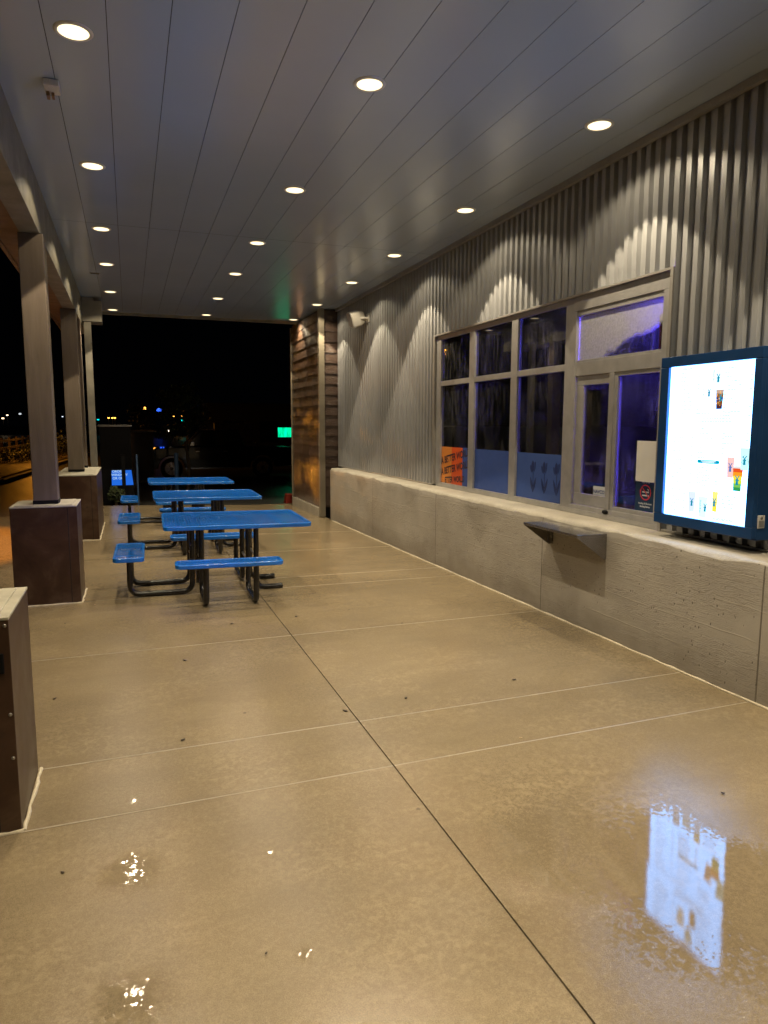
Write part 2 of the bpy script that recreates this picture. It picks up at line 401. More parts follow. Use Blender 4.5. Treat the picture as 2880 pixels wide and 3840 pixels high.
def flatpoly(mb, pts, x, th=0.0016):      # pts: (y, z) on a plane facing -X
    mb.prism(pts, lambda a, b: (x, a, b), lambda a, b: (x - th, a, b))
def walltext(s, y, z, size, x, mat, parent, name='lettering', shear=0.0, rot=0.0, sx=1.0, th=0.0016, bold=0.0, align='LEFT'):
    """letters on a plane that faces -X; y decreases to the reader's right"""
    cu = bpy.data.curves.new('t', 'FONT'); cu.body = s; cu.size = size; cu.shear = shear; cu.offset = bold; cu.extrude = 0; cu.align_x = align; cu.resolution_u = 3
    ob = bpy.data.objects.new('t', cu); col.objects.link(ob)
    dg = bpy.context.evaluated_depsgraph_get(); dg.update()
    me = bpy.data.meshes.new_from_object(ob.evaluated_get(dg)); bpy.data.objects.remove(ob)
    o0 = origin(parent); cr, sr = math.cos(rot), math.sin(rot)
    for v in me.vertices:
        a = v.co.x * sx; b = v.co.y; a, b = a * cr - b * sr, a * sr + b * cr
        v.co = Vector((x - th, y - a, z + b)) - o0
    me.materials.clear(); me.materials.append(mat); me.name = name
    o = bpy.data.objects.new(name, me); col.objects.link(o); o.parent = parent
    return o

# ================================================================== THE SETTING
def slab_mesh():
    mb = MB(); g = .004
    xs = [-1.12, 1.19, 3.60]; ys = [-1.6, 0.75, 3.12, 3.69, 5.49, 7.23, 7.74, 9.48, 11.18, 13.0, 14.4, 15.85]
    for i in range(2):
        for j in range(len(ys) - 1):
            x0, x1 = xs[i] + g, xs[i + 1] - g; y0, y1 = ys[j] + .0065, ys[j + 1] - .0065
            if i == 0: xr = [x0, -.5, x1]
            else: xr = [x0, 2.4, x1]
            c = .004; T = -0.0
            for k in range(2):
                a, b = xr[k], xr[k + 1]
                vs = [(a, y0, fz(a, y0)), (b, y0, fz(b, y0)), (b, y1, fz(b, y1)), (a, y1, fz(a, y1))]
                mb.add(vs, [(0, 1, 2, 3)])
            # edges going down
            ring = [(x0, y0), (x1, y0), (x1, y1), (x0, y1)]
            for k in range(4):
                p, q = ring[k], ring[(k + 1) % 4]
                mb.add([(p[0], p[1], fz(*p)), (q[0], q[1], fz(*q)), (q[0], q[1], fz(*q) - .05), (p[0], p[1], fz(*p) - .05)], [(0, 1, 2, 3)])
    # joint bottoms: sealant across, its pale tone holding the edges' wet glint, dark groove along
    mb.cm = 1
    for y in ys[1:-1]:
        for a, b in ((-1.1, 1.185), (1.195, 3.6)):
            mb.add([(a, y - .0066, fz(a, y) - .0010), (b, y - .0066, fz(b, y) - .0010), (b, y + .0030, fz(b, y) + .0012), (a, y + .0030, fz(a, y) + .0012)], [(0, 1, 2, 3)])
    mb.cm = 2
    for j in range(len(ys) - 1):
        y0, y1 = ys[j] + .006, ys[j + 1] - .006
        mb.add([(1.183, y0, fz(1.19, y0) - .009), (1.197, y0, fz(1.19, y0) - .009), (1.197, y1, fz(1.19, y1) - .009), (1.183, y1, fz(1.19, y1) - .009)], [(0, 1, 2, 3)])
    # slab edge towards the road
    mb.cm = 0
    mb.box(-1.13, -1.116, -1.6, 15.86, -.3, -.012); mb.box(-1.13, 3.6, 15.846, 15.86, -.3, -.10)
    return mb
struct('pavement', slab_mesh(), [M_floor, M_sealant_glint, M_groove])
g = MB()
def gz(x, y): return -0.14 if y < 16 else max(-.34, -0.14 - (y - 16) * .017)
ys = [-40, -5, 5, 16, 20, 24, 28, 40, 80, 300, 900]; xs = [-600, -60, -20, -9, -5, -1.0, 4, 10, 40, 600]
vs = [(x, y, gz(x, y) - .02) for y in ys for x in xs]; n = len(xs)
g.add(vs, [(j * n + i, j * n + i + 1, (j + 1) * n + i + 1, (j + 1) * n + i) for j in range(len(ys) - 1) for i in range(n - 1)])
struct('ground', g, M_asphalt)
g = MB()
for j in range(14):
    y0, y1 = 16.2 + j * 2.6, 18.8 + j * 2.6
    w0, w1 = [-4.05 + (y - 25) * .06 for y in (y0, y1)]
    g.add([(-1.0 + (y0 - 16) * .0, y0, gz(0, y0) - .008), (w0, y0, gz(0, y0) - .008), (w1, y1, gz(0, y1) - .008), (-1.0, y1, gz(0, y1) - .008)], [(0, 1, 2, 3)])
g.add([(-1.2, -4, -.148), (-4.4, -4, -.148), (-4.55, 16.2, -.148), (-1.0, 16.2, -.148)], [(0, 1, 2, 3)])
struct('road', g, M_asphalt)
g = MB(); g.add([(-1.125, -3, -.13), (-2.75, -3, -.13), (-2.62, 15.6, -.13), (-1.125, 15.9, -.13)], [(0, 1, 2, 3)])
struct('verge', g, M_soil)
g = MB()
for j in range(16):
    y0, y1 = 6 + j * 3, 9 + j * 3 - .02
    f_ = lambda y: -4.25 + (y - 25) * .062
    z0 = gz(0, y0) - .03
    g.add([(f_(y0), y0, z0), (f_(y0), y0, z0 + .16), (f_(y0) - .18, y0, z0 + .17), (f_(y0) - .18, y0, z0),
           (f_(y1), y1, z0), (f_(y1), y1, z0 + .16), (f_(y1) - .18, y1, z0 + .17), (f_(y1) - .18, y1, z0)],
          [(0, 1, 5, 4), (1, 2, 6, 5), (2, 3, 7, 6), (0, 3, 2, 1), (4, 5, 6, 7)])
struct('kerb', g, M_kerb)
g = MB(); g.add([(-4.6, 0, -.06), (-30, 0, -.06), (-30, 60, -.2), (-2.4, 60, -.2), (-4.42, 25, -.12)], [(0, 1, 2, 3, 4)])
struct('planting_strip', g, M_soil)

# ================================================================== CANOPY
can = thing('canopy', 'long grey plank-ceilinged patio canopy on brown timber posts along the kiosk wall', 'canopy', (-.8, 7.5, 0))
mb = MB()
k = -1
edges = [-.70] + [-.357 + .3305 * i for i in range(13)]
edges = [e for e in edges if e < 3.80] + [3.84]
for (y0, y1) in ((-1.5, 8.617), (8.625, 15.12)):
    for a, b in zip(edges[:-1], edges[1:]):
        # a slightly dished metal plank with turned-up edges
        mb.add([(a + .0022, y0, ZC + .03), (a + .0022, y0, ZC), (b - .0022, y0, ZC), (b - .0022, y0, ZC + .03),
                (a + .0022, y1, ZC + .03), (a + .0022, y1, ZC), (b - .0022, y1, ZC), (b - .0022, y1, ZC + .03)],
               [(0, 1, 5, 4), (1, 2, 6, 5), (2, 3, 7, 6)])
mb.cm = 1; mb.box(-.72, 3.9, -1.5, 15.12, ZC + .022, ZC + .06)
part('ceiling', mb, [M_ceil, M_dark], can)
mb = MB(); mb.box(-.74, 4.3, -1.5, 15.2, ZC + .062, ZC + .30); part('roof', mb, M_dark, can)
mb = MB(); mb.box(-.72, 3.86, 15.123, 15.19, ZC - .05, ZC + .055); part('end_fascia', mb, M_beam, can, .004)
mb = MB(); mb.box(3.80, 3.845, -1.5, 13.2, ZC - .055, ZC - .003); part('wall_trim', mb, M_flash, can, .003)
mb = MB(); mb.box(-.872, -.700, -1.5, 15.0, 3.455, ZC + .058); part('edge_beam', mb, M_beam, can, .006)
mb = MB(); mb.box(-1.09, -.876, -1.5, 15.0, 3.475, 3.90)
mb.box(-1.13, -1.093, -1.5, 15.0, 3.46, 4.15); part('outer_fascia', mb, M_beamo, can, .004)
def post(x0, x1, y0, y1, z0, z1, shoe=True):
    mb = MB(); mb.box(x0, x1, y0, y1, z0 + .012, z1); p = part('post', mb, M_post, can, .008)
    if shoe:
        mb = MB(); mb.box(x0 - .004, x1 + .004, y0 - .004, y1 + .004, z0 - .001, z0 + .040); part('post_shoe', mb, M_black, p, .002)
    return p
post(-.885, -.672, 7.33, 7.55, .955, 3.452)
post(-.91, -.69, 11.80, 12.02, .98, 3.452)
post(-.90, -.695, 12.86, 13.05, .98, 3.452)
post(-.885, -.672, 3.30, 3.52, .936, 3.452)
mb = MB(); mb.box(-.672, -.558, 13.52, 13.64, -.02, 3.50); part('steel_column', mb, M_beam, can, .004)
mb = MB(); mb.box(-.698, -.372, 13.5, 13.95, 3.503, 3.86); mb.box(-.698, -.50, 13.503, 13.95, 3.861, 3.917); part('column_head', mb, M_beam, can, .004)

def pier(label, x0, x1, y0, y1, h, z0, seam):
    t = thing('pier', label, 'pier', ((x0 + x1) / 2, (y0 + y1) / 2, z0), group='brown piers along the patio edge')
    mb = MB(); mb.box(x0, x1, y0, y1, z0, h - .018)
    b = part('body', mb, M_pier, t, .003)
    mb = MB(); mb.box(x1 - .085, x1 - .079, y0 - .0025, y0 + .01, z0 + .01, h - .03); part('seam', mb, M_dark, b)
    mb = MB(); mb.box(x0 - .002, x1 + .002, y0 - .002, y1 + .002, h - .0175, h - .004); mb.box(x0 + .035, x1 - .04, y0 + .03, y1 - .03, h - .0035, h + .003)
    part('cap', mb, M_cap, t, .004)
    mb = MB(); a = random.Random(int(y0 * 10))
    def bead(p, q):
        L = (Vector(q) - Vector(p)).length; n = max(3, int(L / .05))
        pts = [Vector(p).lerp(Vector(q), i / n) + Vector((a.uniform(-.004, .004), a.uniform(-.004, .004), 0)) for i in range(n + 1)]
        mb.tube([(u.x, u.y, fz(u.x, u.y) + .002) for u in pts], [a.uniform(.006, .011) for _ in pts], 8)
    bead((x0, y0 - .004, 0), (x1 + .008, y0 - .004, 0)); bead((x1 + .008, y0 - .004, 0), (x1 + .012, y1, 0))
    part('sealant_bead', mb, M_caulk, t)
    return t
p0 = pier('nearest brown steel pier, cut by the left edge, with a black outlet cover', -1.08, -.497, 3.13, 3.70, .94, -.01, 1)
p1 = pier('brown stained steel pier carrying the nearest full timber post, left of the nearest table', -1.075, -.50, 7.2, 7.8, .955, -.01, 1)
p2 = pier('farthest and longest brown pier, carrying two timber posts', -1.06, -.482, 11.13, 13.1, .98, -.01, 1)
mb = MB(); mb.box(-.60, -.522, 3.118, 3.1295, .70, .785); o = part('outlet_cover', mb, M_black, p0, .004)
mb = MB(); mb.box(-.585, -.537, 3.112, 3.1175, .722, .765); part('outlet_flap', mb, M_dark, o, .002)
mb = MB()
for z in (.33, .52, .90):
    mb = MB(); mb.lathe([(.0, -.003), (.007, -.002), (.008, 0)], (-.512, 3.1295, z), 10, 'y'); part('rivet', mb, M_galv, p0)

# ceiling fixtures
def downlight(x, y, label, mats=None):
    t = thing('downlight', label, 'ceiling light', (x, y, ZC), group='recessed ceiling downlights')
    mb = MB(); mb.lathe([(.083, -.006), (.086, -.009), (.100, -.007), (.106, -.001), (.106, .004)], (x, y, ZC), 40); part('trim', mb, M_white, t)
    mb = MB(); mb.lathe([(.0001, -.0075), (.05, -.0072), (.083, -.0062)], (x, y, ZC), 40); part('lens', mb, M_lens, t)
    return t
def lens_mat():
    t = NT('downlight_lens'); e = t.n("ShaderNodeEmission"); e.inputs[0].default_value = (1, .80, .47, 1); e.inputs[1].default_value = 2.1
    t.l(e.outputs[0], t.out.inputs[0]); t.t.nodes.remove(t.b); return t.m
M_lens = lens_mat()
YS = [2.5, 4.58, 6.77, 8.83, 10.70, 12.85, 14.82]
XS = [-.205, 1.56, 3.35]
rown = ['left row over the piers', 'middle row', 'row nearest the ribbed wall']
ordn = ['out of view', 'nearest', 'second', 'third', 'fourth', 'fifth', 'farthest']
def spot(parent, x, y, e, half, blend, rad, nm):
    L = bpy.data.lights.new(nm, 'SPOT'); L.energy = e; L.color = LIGHTCOL; L.spot_size = R_(2 * half); L.spot_blend = blend; L.shadow_soft_size = rad
    o = bpy.data.objects.new(nm, L); col.objects.link(o); o.parent = parent; o.location = Vector((x, y, ZC - .035)) - origin(parent)
E_SPOT = 150.0
for j, y in enumerate(YS):
    for i, x in enumerate(XS):
        if j == 0:
            # the fixtures just behind the picture's top edge light the near floor
            t = downlight(x, y, 'round downlight of the %s, above the viewer' % rown[i])
        else:
            t = downlight(x, y, '%s round downlight of the %s in the plank ceiling' % (ordn[j], rown[i]))
        spot(t, x, y, E_SPOT, 41, .05, .02, 'beam_light'); spot(t, x, y, E_SPOT * .16, 70, .25, .03, 'spill_light')
for i, x in enumerate(XS):
    t = downlight(x, 0.4, 'recessed round downlight of the %s, over the patio entrance' % rown[i])
    spot(t, x, 0.4, E_SPOT, 41, .05, .02, 'beam_light'); spot(t, x, 0.4, E_SPOT * .16, 70, .25, .03, 'spill_light')

t = thing('motion_sensor', 'small white sensor box on the ceiling beside the left row of downlights', 'sensor', (-.385, 5.28, ZC))
mb = MB(); mb.box(-.43, -.335, 5.215, 5.36, ZC - .045, ZC - .002); b = part('housing', mb, M_grl, t, .010)
mb = MB(); mb.box(-.42, -.400, 5.30, 5.368, ZC - .075, ZC - .046); mb.box(-.39, -.372, 5.31, 5.372, ZC - .07, ZC - .046); part('lens_hood', mb, M_beamo, t, .004)
t = thing('vent_slot', 'thin dark slotted vent in the ceiling before the far end', 'vent', (-.38, 11.4, ZC))
mb = MB(); mb.box(-.45, -.31, 11.36, 11.42, ZC - .008, ZC - .001); part('frame', mb, M_galv, t, .002)
mb = MB(); mb.box(-.44, -.32, 11.375, 11.405, ZC - .011, ZC - .0085); part('slot', mb, M_dark, t)
t = thing('dome_camera', 'dark glass dome camera under the ceiling at the top right corner', 'camera', (3.13, 2.86, ZC))
cx, cy = 3.16, 2.85
mb = MB(); mb.lathe([(.001, -.001), (.075, -.002), (.078, -.03), (.065, -.045)], (cx, cy, ZC), 32); part('base', mb, M_white, t)
mb = MB(); mb.lathe([(.060, -.044)] + [(.060 * math.cos(a * math.pi / 16), -.046 - .055 * math.sin(a * math.pi / 16)) for a in range(0, 9)], (cx, cy, ZC), 32); part('dome', mb, simple('smoked_dome', (.02, .018, .016), .06, 0, 0, 5, 0, .6), t)

# ================================================================== KIOSK BUILDING
kio = thing('kiosk_building', 'drive-up coffee kiosk with grey ribbed metal wall over a board-formed concrete base', 'building', (4.2, 7.5, 0))
# concrete base wall with rough chamfered ledge
mb = MB(); rr = random.Random(3); ny = 250; y0, y1 = -1.5, 12.75; prof = []
sm = [rr.uniform(-1, 1) for _ in range(ny + 8)]
for it in range(3): sm = [(sm[max(i - 1, 0)] + sm[i] * 1.2 + sm[min(i + 1, len(sm) - 1)]) / 3.1 for i in range(len(sm))]
for i in range(ny + 1):
    y = y0 + (y1 - y0) * i / ny; a = sm[i] * 1.6 + rr.uniform(-.18, .18)
    zf = .872 + .016 * a; xc = .030 + .012 * sm[(i * 3) % ny]
    prof.append([(3.554, y, -.25), (3.554, y, .3), (3.554, y, zf - .04), (3.556 + rr.uniform(0, .003), y, zf), (3.554 + xc * .6, y, zf + .016 + rr.uniform(-.002, .002)), (3.554 + xc, y, .900 + rr.uniform(-.002, .002)), (3.70, y, .904), (4.10, y, .905)])
n = len(prof[0]); vs = [p for r in prof for p in r]
fs = []; mi = []
for i in range(ny):
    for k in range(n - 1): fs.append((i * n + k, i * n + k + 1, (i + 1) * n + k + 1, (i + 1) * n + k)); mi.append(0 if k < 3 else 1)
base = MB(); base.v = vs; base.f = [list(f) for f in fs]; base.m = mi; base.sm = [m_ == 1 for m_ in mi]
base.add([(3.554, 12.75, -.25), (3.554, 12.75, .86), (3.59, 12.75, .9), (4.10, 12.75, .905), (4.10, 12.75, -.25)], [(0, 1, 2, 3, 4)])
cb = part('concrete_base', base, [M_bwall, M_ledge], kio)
mb = MB()
pts = [(3.552, -1.4 + i * .12, 0) for i in range(118)]
mb.tube([(p[0] - rr.uniform(-.003, .004), p[1], fz(3.55, p[1]) + .003) for p in pts], [rr.uniform(.007, .014) for _ in pts], 8); part('sealant_bead', mb, M_caulk, cb)

# ribbed wall
def ribs(y0, y1, z0, z1, name='ribbed_wall'):
    mb = MB(); P = .1085; pr = []
    k = math.floor((y0 - .02) / P)
    while k * P < y1 + P:
        b = k * P
        for dy, x in ((0, 3.886), (.042, 3.886), (.052, 3.850), (.0985, 3.850)):
            y = b + dy
            if y0 <= y <= y1: pr.append((x, y))
        k += 1
    pr = [(pr[0][0], y0)] + pr + [(pr[-1][0], y1)]
    vs = [(x, y, z) for x, y in pr for z in (z0, z1)]
    mb.add(vs, [(2 * i, 2 * i + 1, 2 * i + 3, 2 * i + 2) for i in range(len(pr) - 1)])
    return part(name, mb, M_rib, kio)
ribs(-1.5, 4.288, .925, ZC - .004); ribs(8.66, 13.22, .925, ZC - .004); ribs(4.289, 8.659, 2.893, ZC - .004)
mb = MB(); mb.box(3.90, 3.94, -1.5, 4.30, .9, ZC); mb.box(3.90, 3.94, 8.60, 13.24, .9, ZC); mb.box(3.90, 3.94, 4.3, 8.6, 2.95, ZC); part('wall_backing', mb, M_dark, kio)
for b_ in ((3.842, 3.89, -1.5, 4.284, .908, .924), (3.842, 3.89, 8.661, 13.2, .908, .924)):
    mb = MB(); mb.box(*b_); part('base_flashing', mb, M_flash, kio, .002)
# surround flashing round the glazing
mb = MB(); mb.box(3.838, 3.93, 4.288, 8.66, 2.872, 2.892); part('head_flashing', mb, M_flash, kio, .002)
for b_ in ((3.836, 3.93, 4.285, 4.318, .905, 2.8715), (3.836, 3.93, 8.60, 8.66, .925, 2.8715)):
    mb = MB(); mb.box(*b_); part('jamb_flashing', mb, M_flash, kio, .002)

# left storefront window (3 x 2 panes)
def boxes(name, bl, mat, parent, bev=0, label=None):
    o = None
    for b_ in bl:
        m_ = MB(); m_.box(*b_); q = part(name, m_, mat, parent, bev); o = o or q
    return o
win = boxes('storefront_window', [(3.868, 3.93, 5.550, 8.598, .906, .962)], M_alu, kio, .003)
boxes('head_rail', [(3.868, 3.93, 5.550, 8.598, 2.822, 2.871)], M_alu, win, .003)
panes = [(8.457, 7.643), (7.511, 6.663), (6.534, 5.675)]
boxes('mullion', [(3.866, 3.928, a, b, .9625, 2.8215) for a, b in ((8.457, 8.597), (7.511, 7.643), (6.534, 6.663), (5.552, 5.675))], M_alu, win, .003)
boxes('transom_bar', [(3.869, 3.926, b + .001, a - .001, 2.225, 2.287) for a, b in panes], M_alu, win, .003)
for a, b in panes:
    for z0, z1 in ((.9625, 2.2245), (2.2875, 2.8215)):
        mb = MB(); mb.box(3.894, 3.899, b + .001, a - .001, z0, z1); part('pane', mb, M_glass, win)
# service window
sw = part('service_window', (lambda m_: (m_.box(3.858, 3.94, 4.340, 5.549, .906, .95), m_.box(3.862, 3.94, 4.340, 5.549, .951, .992), m_.box(3.862, 3.94, 4.34, 5.549, 2.745, 2.871), m_.box(3.860, 3.94, 5.50, 5.549, .9925, 2.7445), m_.box(3.860, 3.94, 4.34, 4.40, .9925, 2.7445), m_)[-1])(MB()), M_alu, kio, .003)
mb = MB(); mb.box(3.866, 3.93, 4.4005, 5.4995, 2.165, 2.285); part('transom_rail', mb, M_alu, sw, .003)
mb = MB(); mb.box(3.872, 3.92, 4.4005, 5.4995, 2.286, 2.305); mb.box(3.872, 3.92, 4.4005, 5.4995, 2.70, 2.744); part('glazing_bead', mb, M_alu, sw, .002)
mb = MB(); mb.box(3.892, 3.897, 4.402, 5.498, 2.306, 2.699); part('transom_pane', mb, M_glassT, sw)
mb = MB(); mb.box(3.864, 3.93, 4.950, 5.010, .9925, 2.1645); part('meeting_stile', mb, M_alu, sw, .003)
mb = MB()
for (a, b, z0, z1) in ((5.011, 5.49, .995, 1.10), (5.011, 5.49, 2.078, 2.1645), (5.385, 5.49, 1.1005, 2.0775), (5.011, 5.028, 1.1005, 2.0775)): mb.box(3.880, 3.922, a, b, z0, z1)
sash = part('sliding_sash', mb, M_alu, sw, .003)
mb = MB(); mb.box(3.900, 3.904, 5.028, 5.385, 1.1005, 2.0775); part('sash_pane', mb, M_glassS, sw)
mb = MB(); mb.box(3.874, 3.92, 4.40, 4.9495, .9925, 1.028); mb.box(3.874, 3.92, 4.40, 4.9495, 2.132, 2.1645); mb.box(3.874, 3.92, 4.908, 4.9495, 1.0285, 2.1315); part('fixed_frame', mb, M_alu, sw, .003)
mb = MB(); mb.box(3.898, 3.902, 4.402, 4.9075, 1.0285, 2.1315); part('fixed_pane', mb, M_glassS, sw)
mb = MB(); mb.lathe([(.0001, -.016), (.030, -.014), (.036, -.006), (.036, 0)], (3.862, 4.985, .972), 24, 'x'); 
mb.v = [(x, y, .972 + (z - .972) * .55) for x, y, z in mb.v]; part('lock', mb, M_black, sw)

# siding return at the far end
mb = MB(); z = .10
while z < ZC - .02:
    z1 = min(z + .198, ZC - .01)
    # side face boards (facing -X)
    y0, y1 = 13.305, 15.67
    mb.add([(3.484, y0, z), (3.500, y0, z1), (3.56, y0, z1), (3.56, y0, z), (3.484, y1, z), (3.500, y1, z1), (3.56, y1, z1), (3.56, y1, z)], [(0, 1, 5, 4), (0, 4, 7, 3), (1, 2, 6, 5), (0, 3, 2, 1), (4, 5, 6, 7)])
    x0, x1 = 3.582, 3.884
    mb.add([(x0, 13.255, z), (x0, 13.275, z1), (x0, 13.33, z1), (x0, 13.33, z), (x1, 13.255, z), (x1, 13.275, z1), (x1, 13.33, z1), (x1, 13.33, z)], [(0, 1, 5, 4), (0, 4, 7, 3), (1, 2, 6, 5), (0, 3, 2, 1), (4, 5, 6, 7)])
    z += .2
sd = part('lap_siding', mb, M_siding, kio)
boxes('corner_trim', [(3.472, 3.581, 13.20, 13.304, -.08, ZC - .004), (3.470, 3.56, 15.671, 15.74, -.1, ZC - .06)], M_trim, kio, .003)
mb = MB(); mb.box(3.462, 3.60, 13.306, 15.668, -.2, .085); part('plinth', mb, M_ledge, kio, .006)
mb = MB(); mb.box(3.57, 4.0, 13.34, 15.6, -.2, ZC); mb.box(3.95, 4.0, 12.7, 13.33, -.2, ZC); part('wall_core', mb, M_dark, kio)

# kiosk interior
M_inw = simple("interior_wall", (0.35, 0.34, 0.38), .6, 0, .1, 3)
M_ind = simple("interior_dark", (0.04, 0.04, 0.045), .6)
mb = MB(); mb.box(3.96, 7.4, 3.2, 13.2, .02, .05); mb.box(3.96, 7.4, 3.2, 13.2, 3.0, 3.04); mb.box(7.36, 7.4, 3.2, 13.2, .05, 3.0); mb.box(3.96, 7.36, 3.2, 3.24, .05, 3.0); mb.box(4.9, 7.36, 8.7, 8.76, .05, 2.999); mb.box(3.96, 7.36, 13.16, 13.199, .05, 2.999)
part('interior_shell', mb, M_inw, kio)
sh = thing('storage_rack', 'dark wire storage rack standing inside behind the service window', 'rack', (5.9, 6.9, .05))
mb = MB()
for x in (5.4, 6.5):
    for y in (6.6, 7.9): mb.tube([(x, y, .05), (x, y, 2.3)], .02, 8)
for z in (.5, 1.1, 1.7, 2.25):
    for i in range(14): mb.bar((5.4 + i * 1.1 / 13, 6.6, z), (5.4 + i * 1.1 / 13, 7.9, z), .008, .008)
    for y in (6.6, 7.9): mb.bar((5.4, y, z), (6.5, y, z), .012, .025)
part('wire_frame', mb, M_black, sh)
rr = random.Random(5)
for i, (x, y, z, a, b, h, c) in enumerate([(5.6, 6.8, .512, .3, .4, .35, (.25, .25, .3)), (6.1, 7.0, 1.112, .4, .4, .3, (.3, .3, .35)), (5.6, 7.5, 1.112, .3, .5, .38, (.15, .15, .2)), (5.9, 7.2, 1.712, .5, .6, .28, (.3, .28, .3)), (5.9, 7.2, 2.262, .4, .7, .25, (.1, .1, .12))]):
    mb = MB(); mb.box(x - a / 2, x + a / 2, y - b / 2, y + b / 2, z, z + h); mb.box(x - a / 2 - .01, x + a / 2 + .01, y - b / 2 - .01, y + b / 2 + .01, z + h + .001, z + h + .03)
    tag(part('storage_bin', mb, simple('bin_plastic_%d' % i, c, .5), None, .01), ['pale bin on the lowest shelf of the rack inside', 'pale bin on the middle shelf of the rack inside', 'dark tall bin on the middle shelf of the rack inside', 'wide bin on the upper shelf of the rack inside', 'black bin on top of the rack inside'][i], 'bin', 'bins on the storage rack')
ct = thing('work_counter', 'dark counter running inside behind the kiosk windows', 'counter', (4.6, 6.6, .05))
mb = MB(); mb.box(4.35, 4.95, 5.7, 8.5, .05, .92); part('cabinet', mb, M_ind, ct, .01); mb = MB(); mb.box(4.3, 5.0, 5.65, 8.55, .921, .96); part('worktop', mb, M_steelshelf, ct, .004)
em = thing('espresso_machine', 'steel espresso machine on the inside counter behind the third window pane', 'machine', (4.65, 6.7, .962))
mb = MB(); mb.box(4.45, 4.85, 6.35, 7.1, .962, 1.06); mb.box(4.55, 4.85, 6.35, 7.1, 1.061, 1.30); mb.box(4.43, 4.85, 6.35, 7.1, 1.301, 1.45); part('body', mb, M_steelshelf, em, .012)
for y in (6.5, 6.72, 6.94):
    mb = MB(); mb.tube([(4.50, y, 1.30), (4.50, y, 1.22)], .03, 12); mb.bar((4.47, y, 1.25), (4.33, y, 1.235), .02, .02); part('brew_group', mb, M_black, em)
cups = thing('cup_dispenser', 'beige stacked cup sleeves on the wall bracket seen through the sliding sash', 'dispenser', (4.35, 5.62, 1.2))
M_beige = simple('beige_card', (.80, .74, .62), .6)
mb = MB(); mb.box(4.30, 4.42, 5.62, 5.74, 1.48, 1.64); mb.box(4.30, 4.42, 5.63, 5.75, 1.20, 1.40); part('sleeve_box', mb, M_beige, cups, .006)
mb = MB(); mb.box(4.43, 4.45, 5.60, 5.78, 1.1, 1.75); mb.box(4.425, 4.7, 5.66, 5.70, .961, 1.09); part('bracket', mb, M_black, cups, .003)
tb = thing('order_tablet', 'small glowing blue order tablet seen through the sliding sash', 'tablet', (4.4, 5.6, 1.7))
mb = MB(); mb.box(4.40, 4.42, 5.50, 5.80, 1.665, 1.80); part('case', mb, M_black, tb, .004)
mb = MB(); mb.box(4.3985, 4.3995, 5.62, 5.77, 1.70, 1.785); part('screen', mb, emis('tablet_screen', (.1, .35, 1.0), 1.2), tb)
mb = MB(); mb.box(4.43, 4.46, 5.63, 5.67, .961, 1.66); part('stand', mb, M_black, tb)
# purple LED tube inside
lt = thing('led_tube', 'violet LED tube fixed under the kiosk ceiling inside', 'lamp', (5.0, 3.63, 2.95))
mb = MB(); mb.box(4.5, 5.5, 3.60, 3.67, 2.94, 2.998); part('housing', mb, M_white, lt, .004)
mb = MB(); mb.box(4.52, 5.48, 3.61, 3.66, 2.925, 2.939); part('tube', mb, emis('violet_led', (.16, .08, 1.0), 14), lt)
L = bpy.data.lights.new('violet_light', 'AREA'); L.energy = 2400; L.color = (.13, .085, 1.0); L.shape = 'RECTANGLE'; L.size = 1.0; L.size_y = .3
o = bpy.data.objects.new('violet_light', L); col.objects.link(o); o.parent = lt; o.location = (0.0, 0.05, -.08); o.rotation_euler = (R_(48), 0, 0)

fr_ = thing('drinks_fridge', 'dark glass-fronted fridge standing against the back wall inside', 'fridge', (6.9, 7.6, .05))
mb = MB(); mb.box(6.5, 7.3, 7.0, 8.6, .052, 2.1); part('cabinet', mb, M_black, fr_, .02)
mb = MB(); mb.box(6.47, 6.499, 7.06, 7.78, .2, 2.0); mb.box(6.47, 6.499, 7.82, 8.54, .2, 2.0); part('door', mb, simple('fridge_glass', (.03, .04, .10), .1), fr_)
ls = thing('led_strip', 'thin violet light strip along the back wall inside', 'lamp', (6.0, 8.6, 2.2))
mb = MB(); mb.box(4.92, 6.4, 8.66, 8.697, 2.30, 2.33); part('channel', mb, M_white, ls)
mb = MB(); mb.box(4.95, 6.38, 8.65, 8.659, 2.305, 2.325); part('strip', mb, emis('violet_strip', (.20, .08, 1.0), 6), ls)
wsf = thing('wall_shelf', 'long inside shelf with stacked cups on the partition wall', 'shelf', (5.6, 8.5, 1.6))
mb = MB(); mb.box(4.95, 6.35, 8.35, 8.697, 1.60, 1.63); part('board', mb, M_inw, wsf, .004)
mb = MB()
for x in (5.1, 6.2): mb.box(x - .015, x + .015, 8.4, 8.697, 1.50, 1.599)
part('bracket', mb, M_black, wsf)
cpt = None
for i in range(7):
    x = 5.05 + i * .18; hh = .18 + .09 * ((i * 5) % 4)
    mb = MB(); mb.lathe([(.001, 1.632), (.036, 1.632), (.046, 1.632 + hh), (.001, 1.632 + hh)], (x, 8.5, 0), 16)
    tag(part('cup_stack', mb, M_paper), '%s stack of pale paper cups on the inside partition shelf' % ('leftmost', 'second', 'third', 'middle', 'fifth', 'sixth', 'rightmost')[i], 'cups', 'cup stacks on the inside shelf')

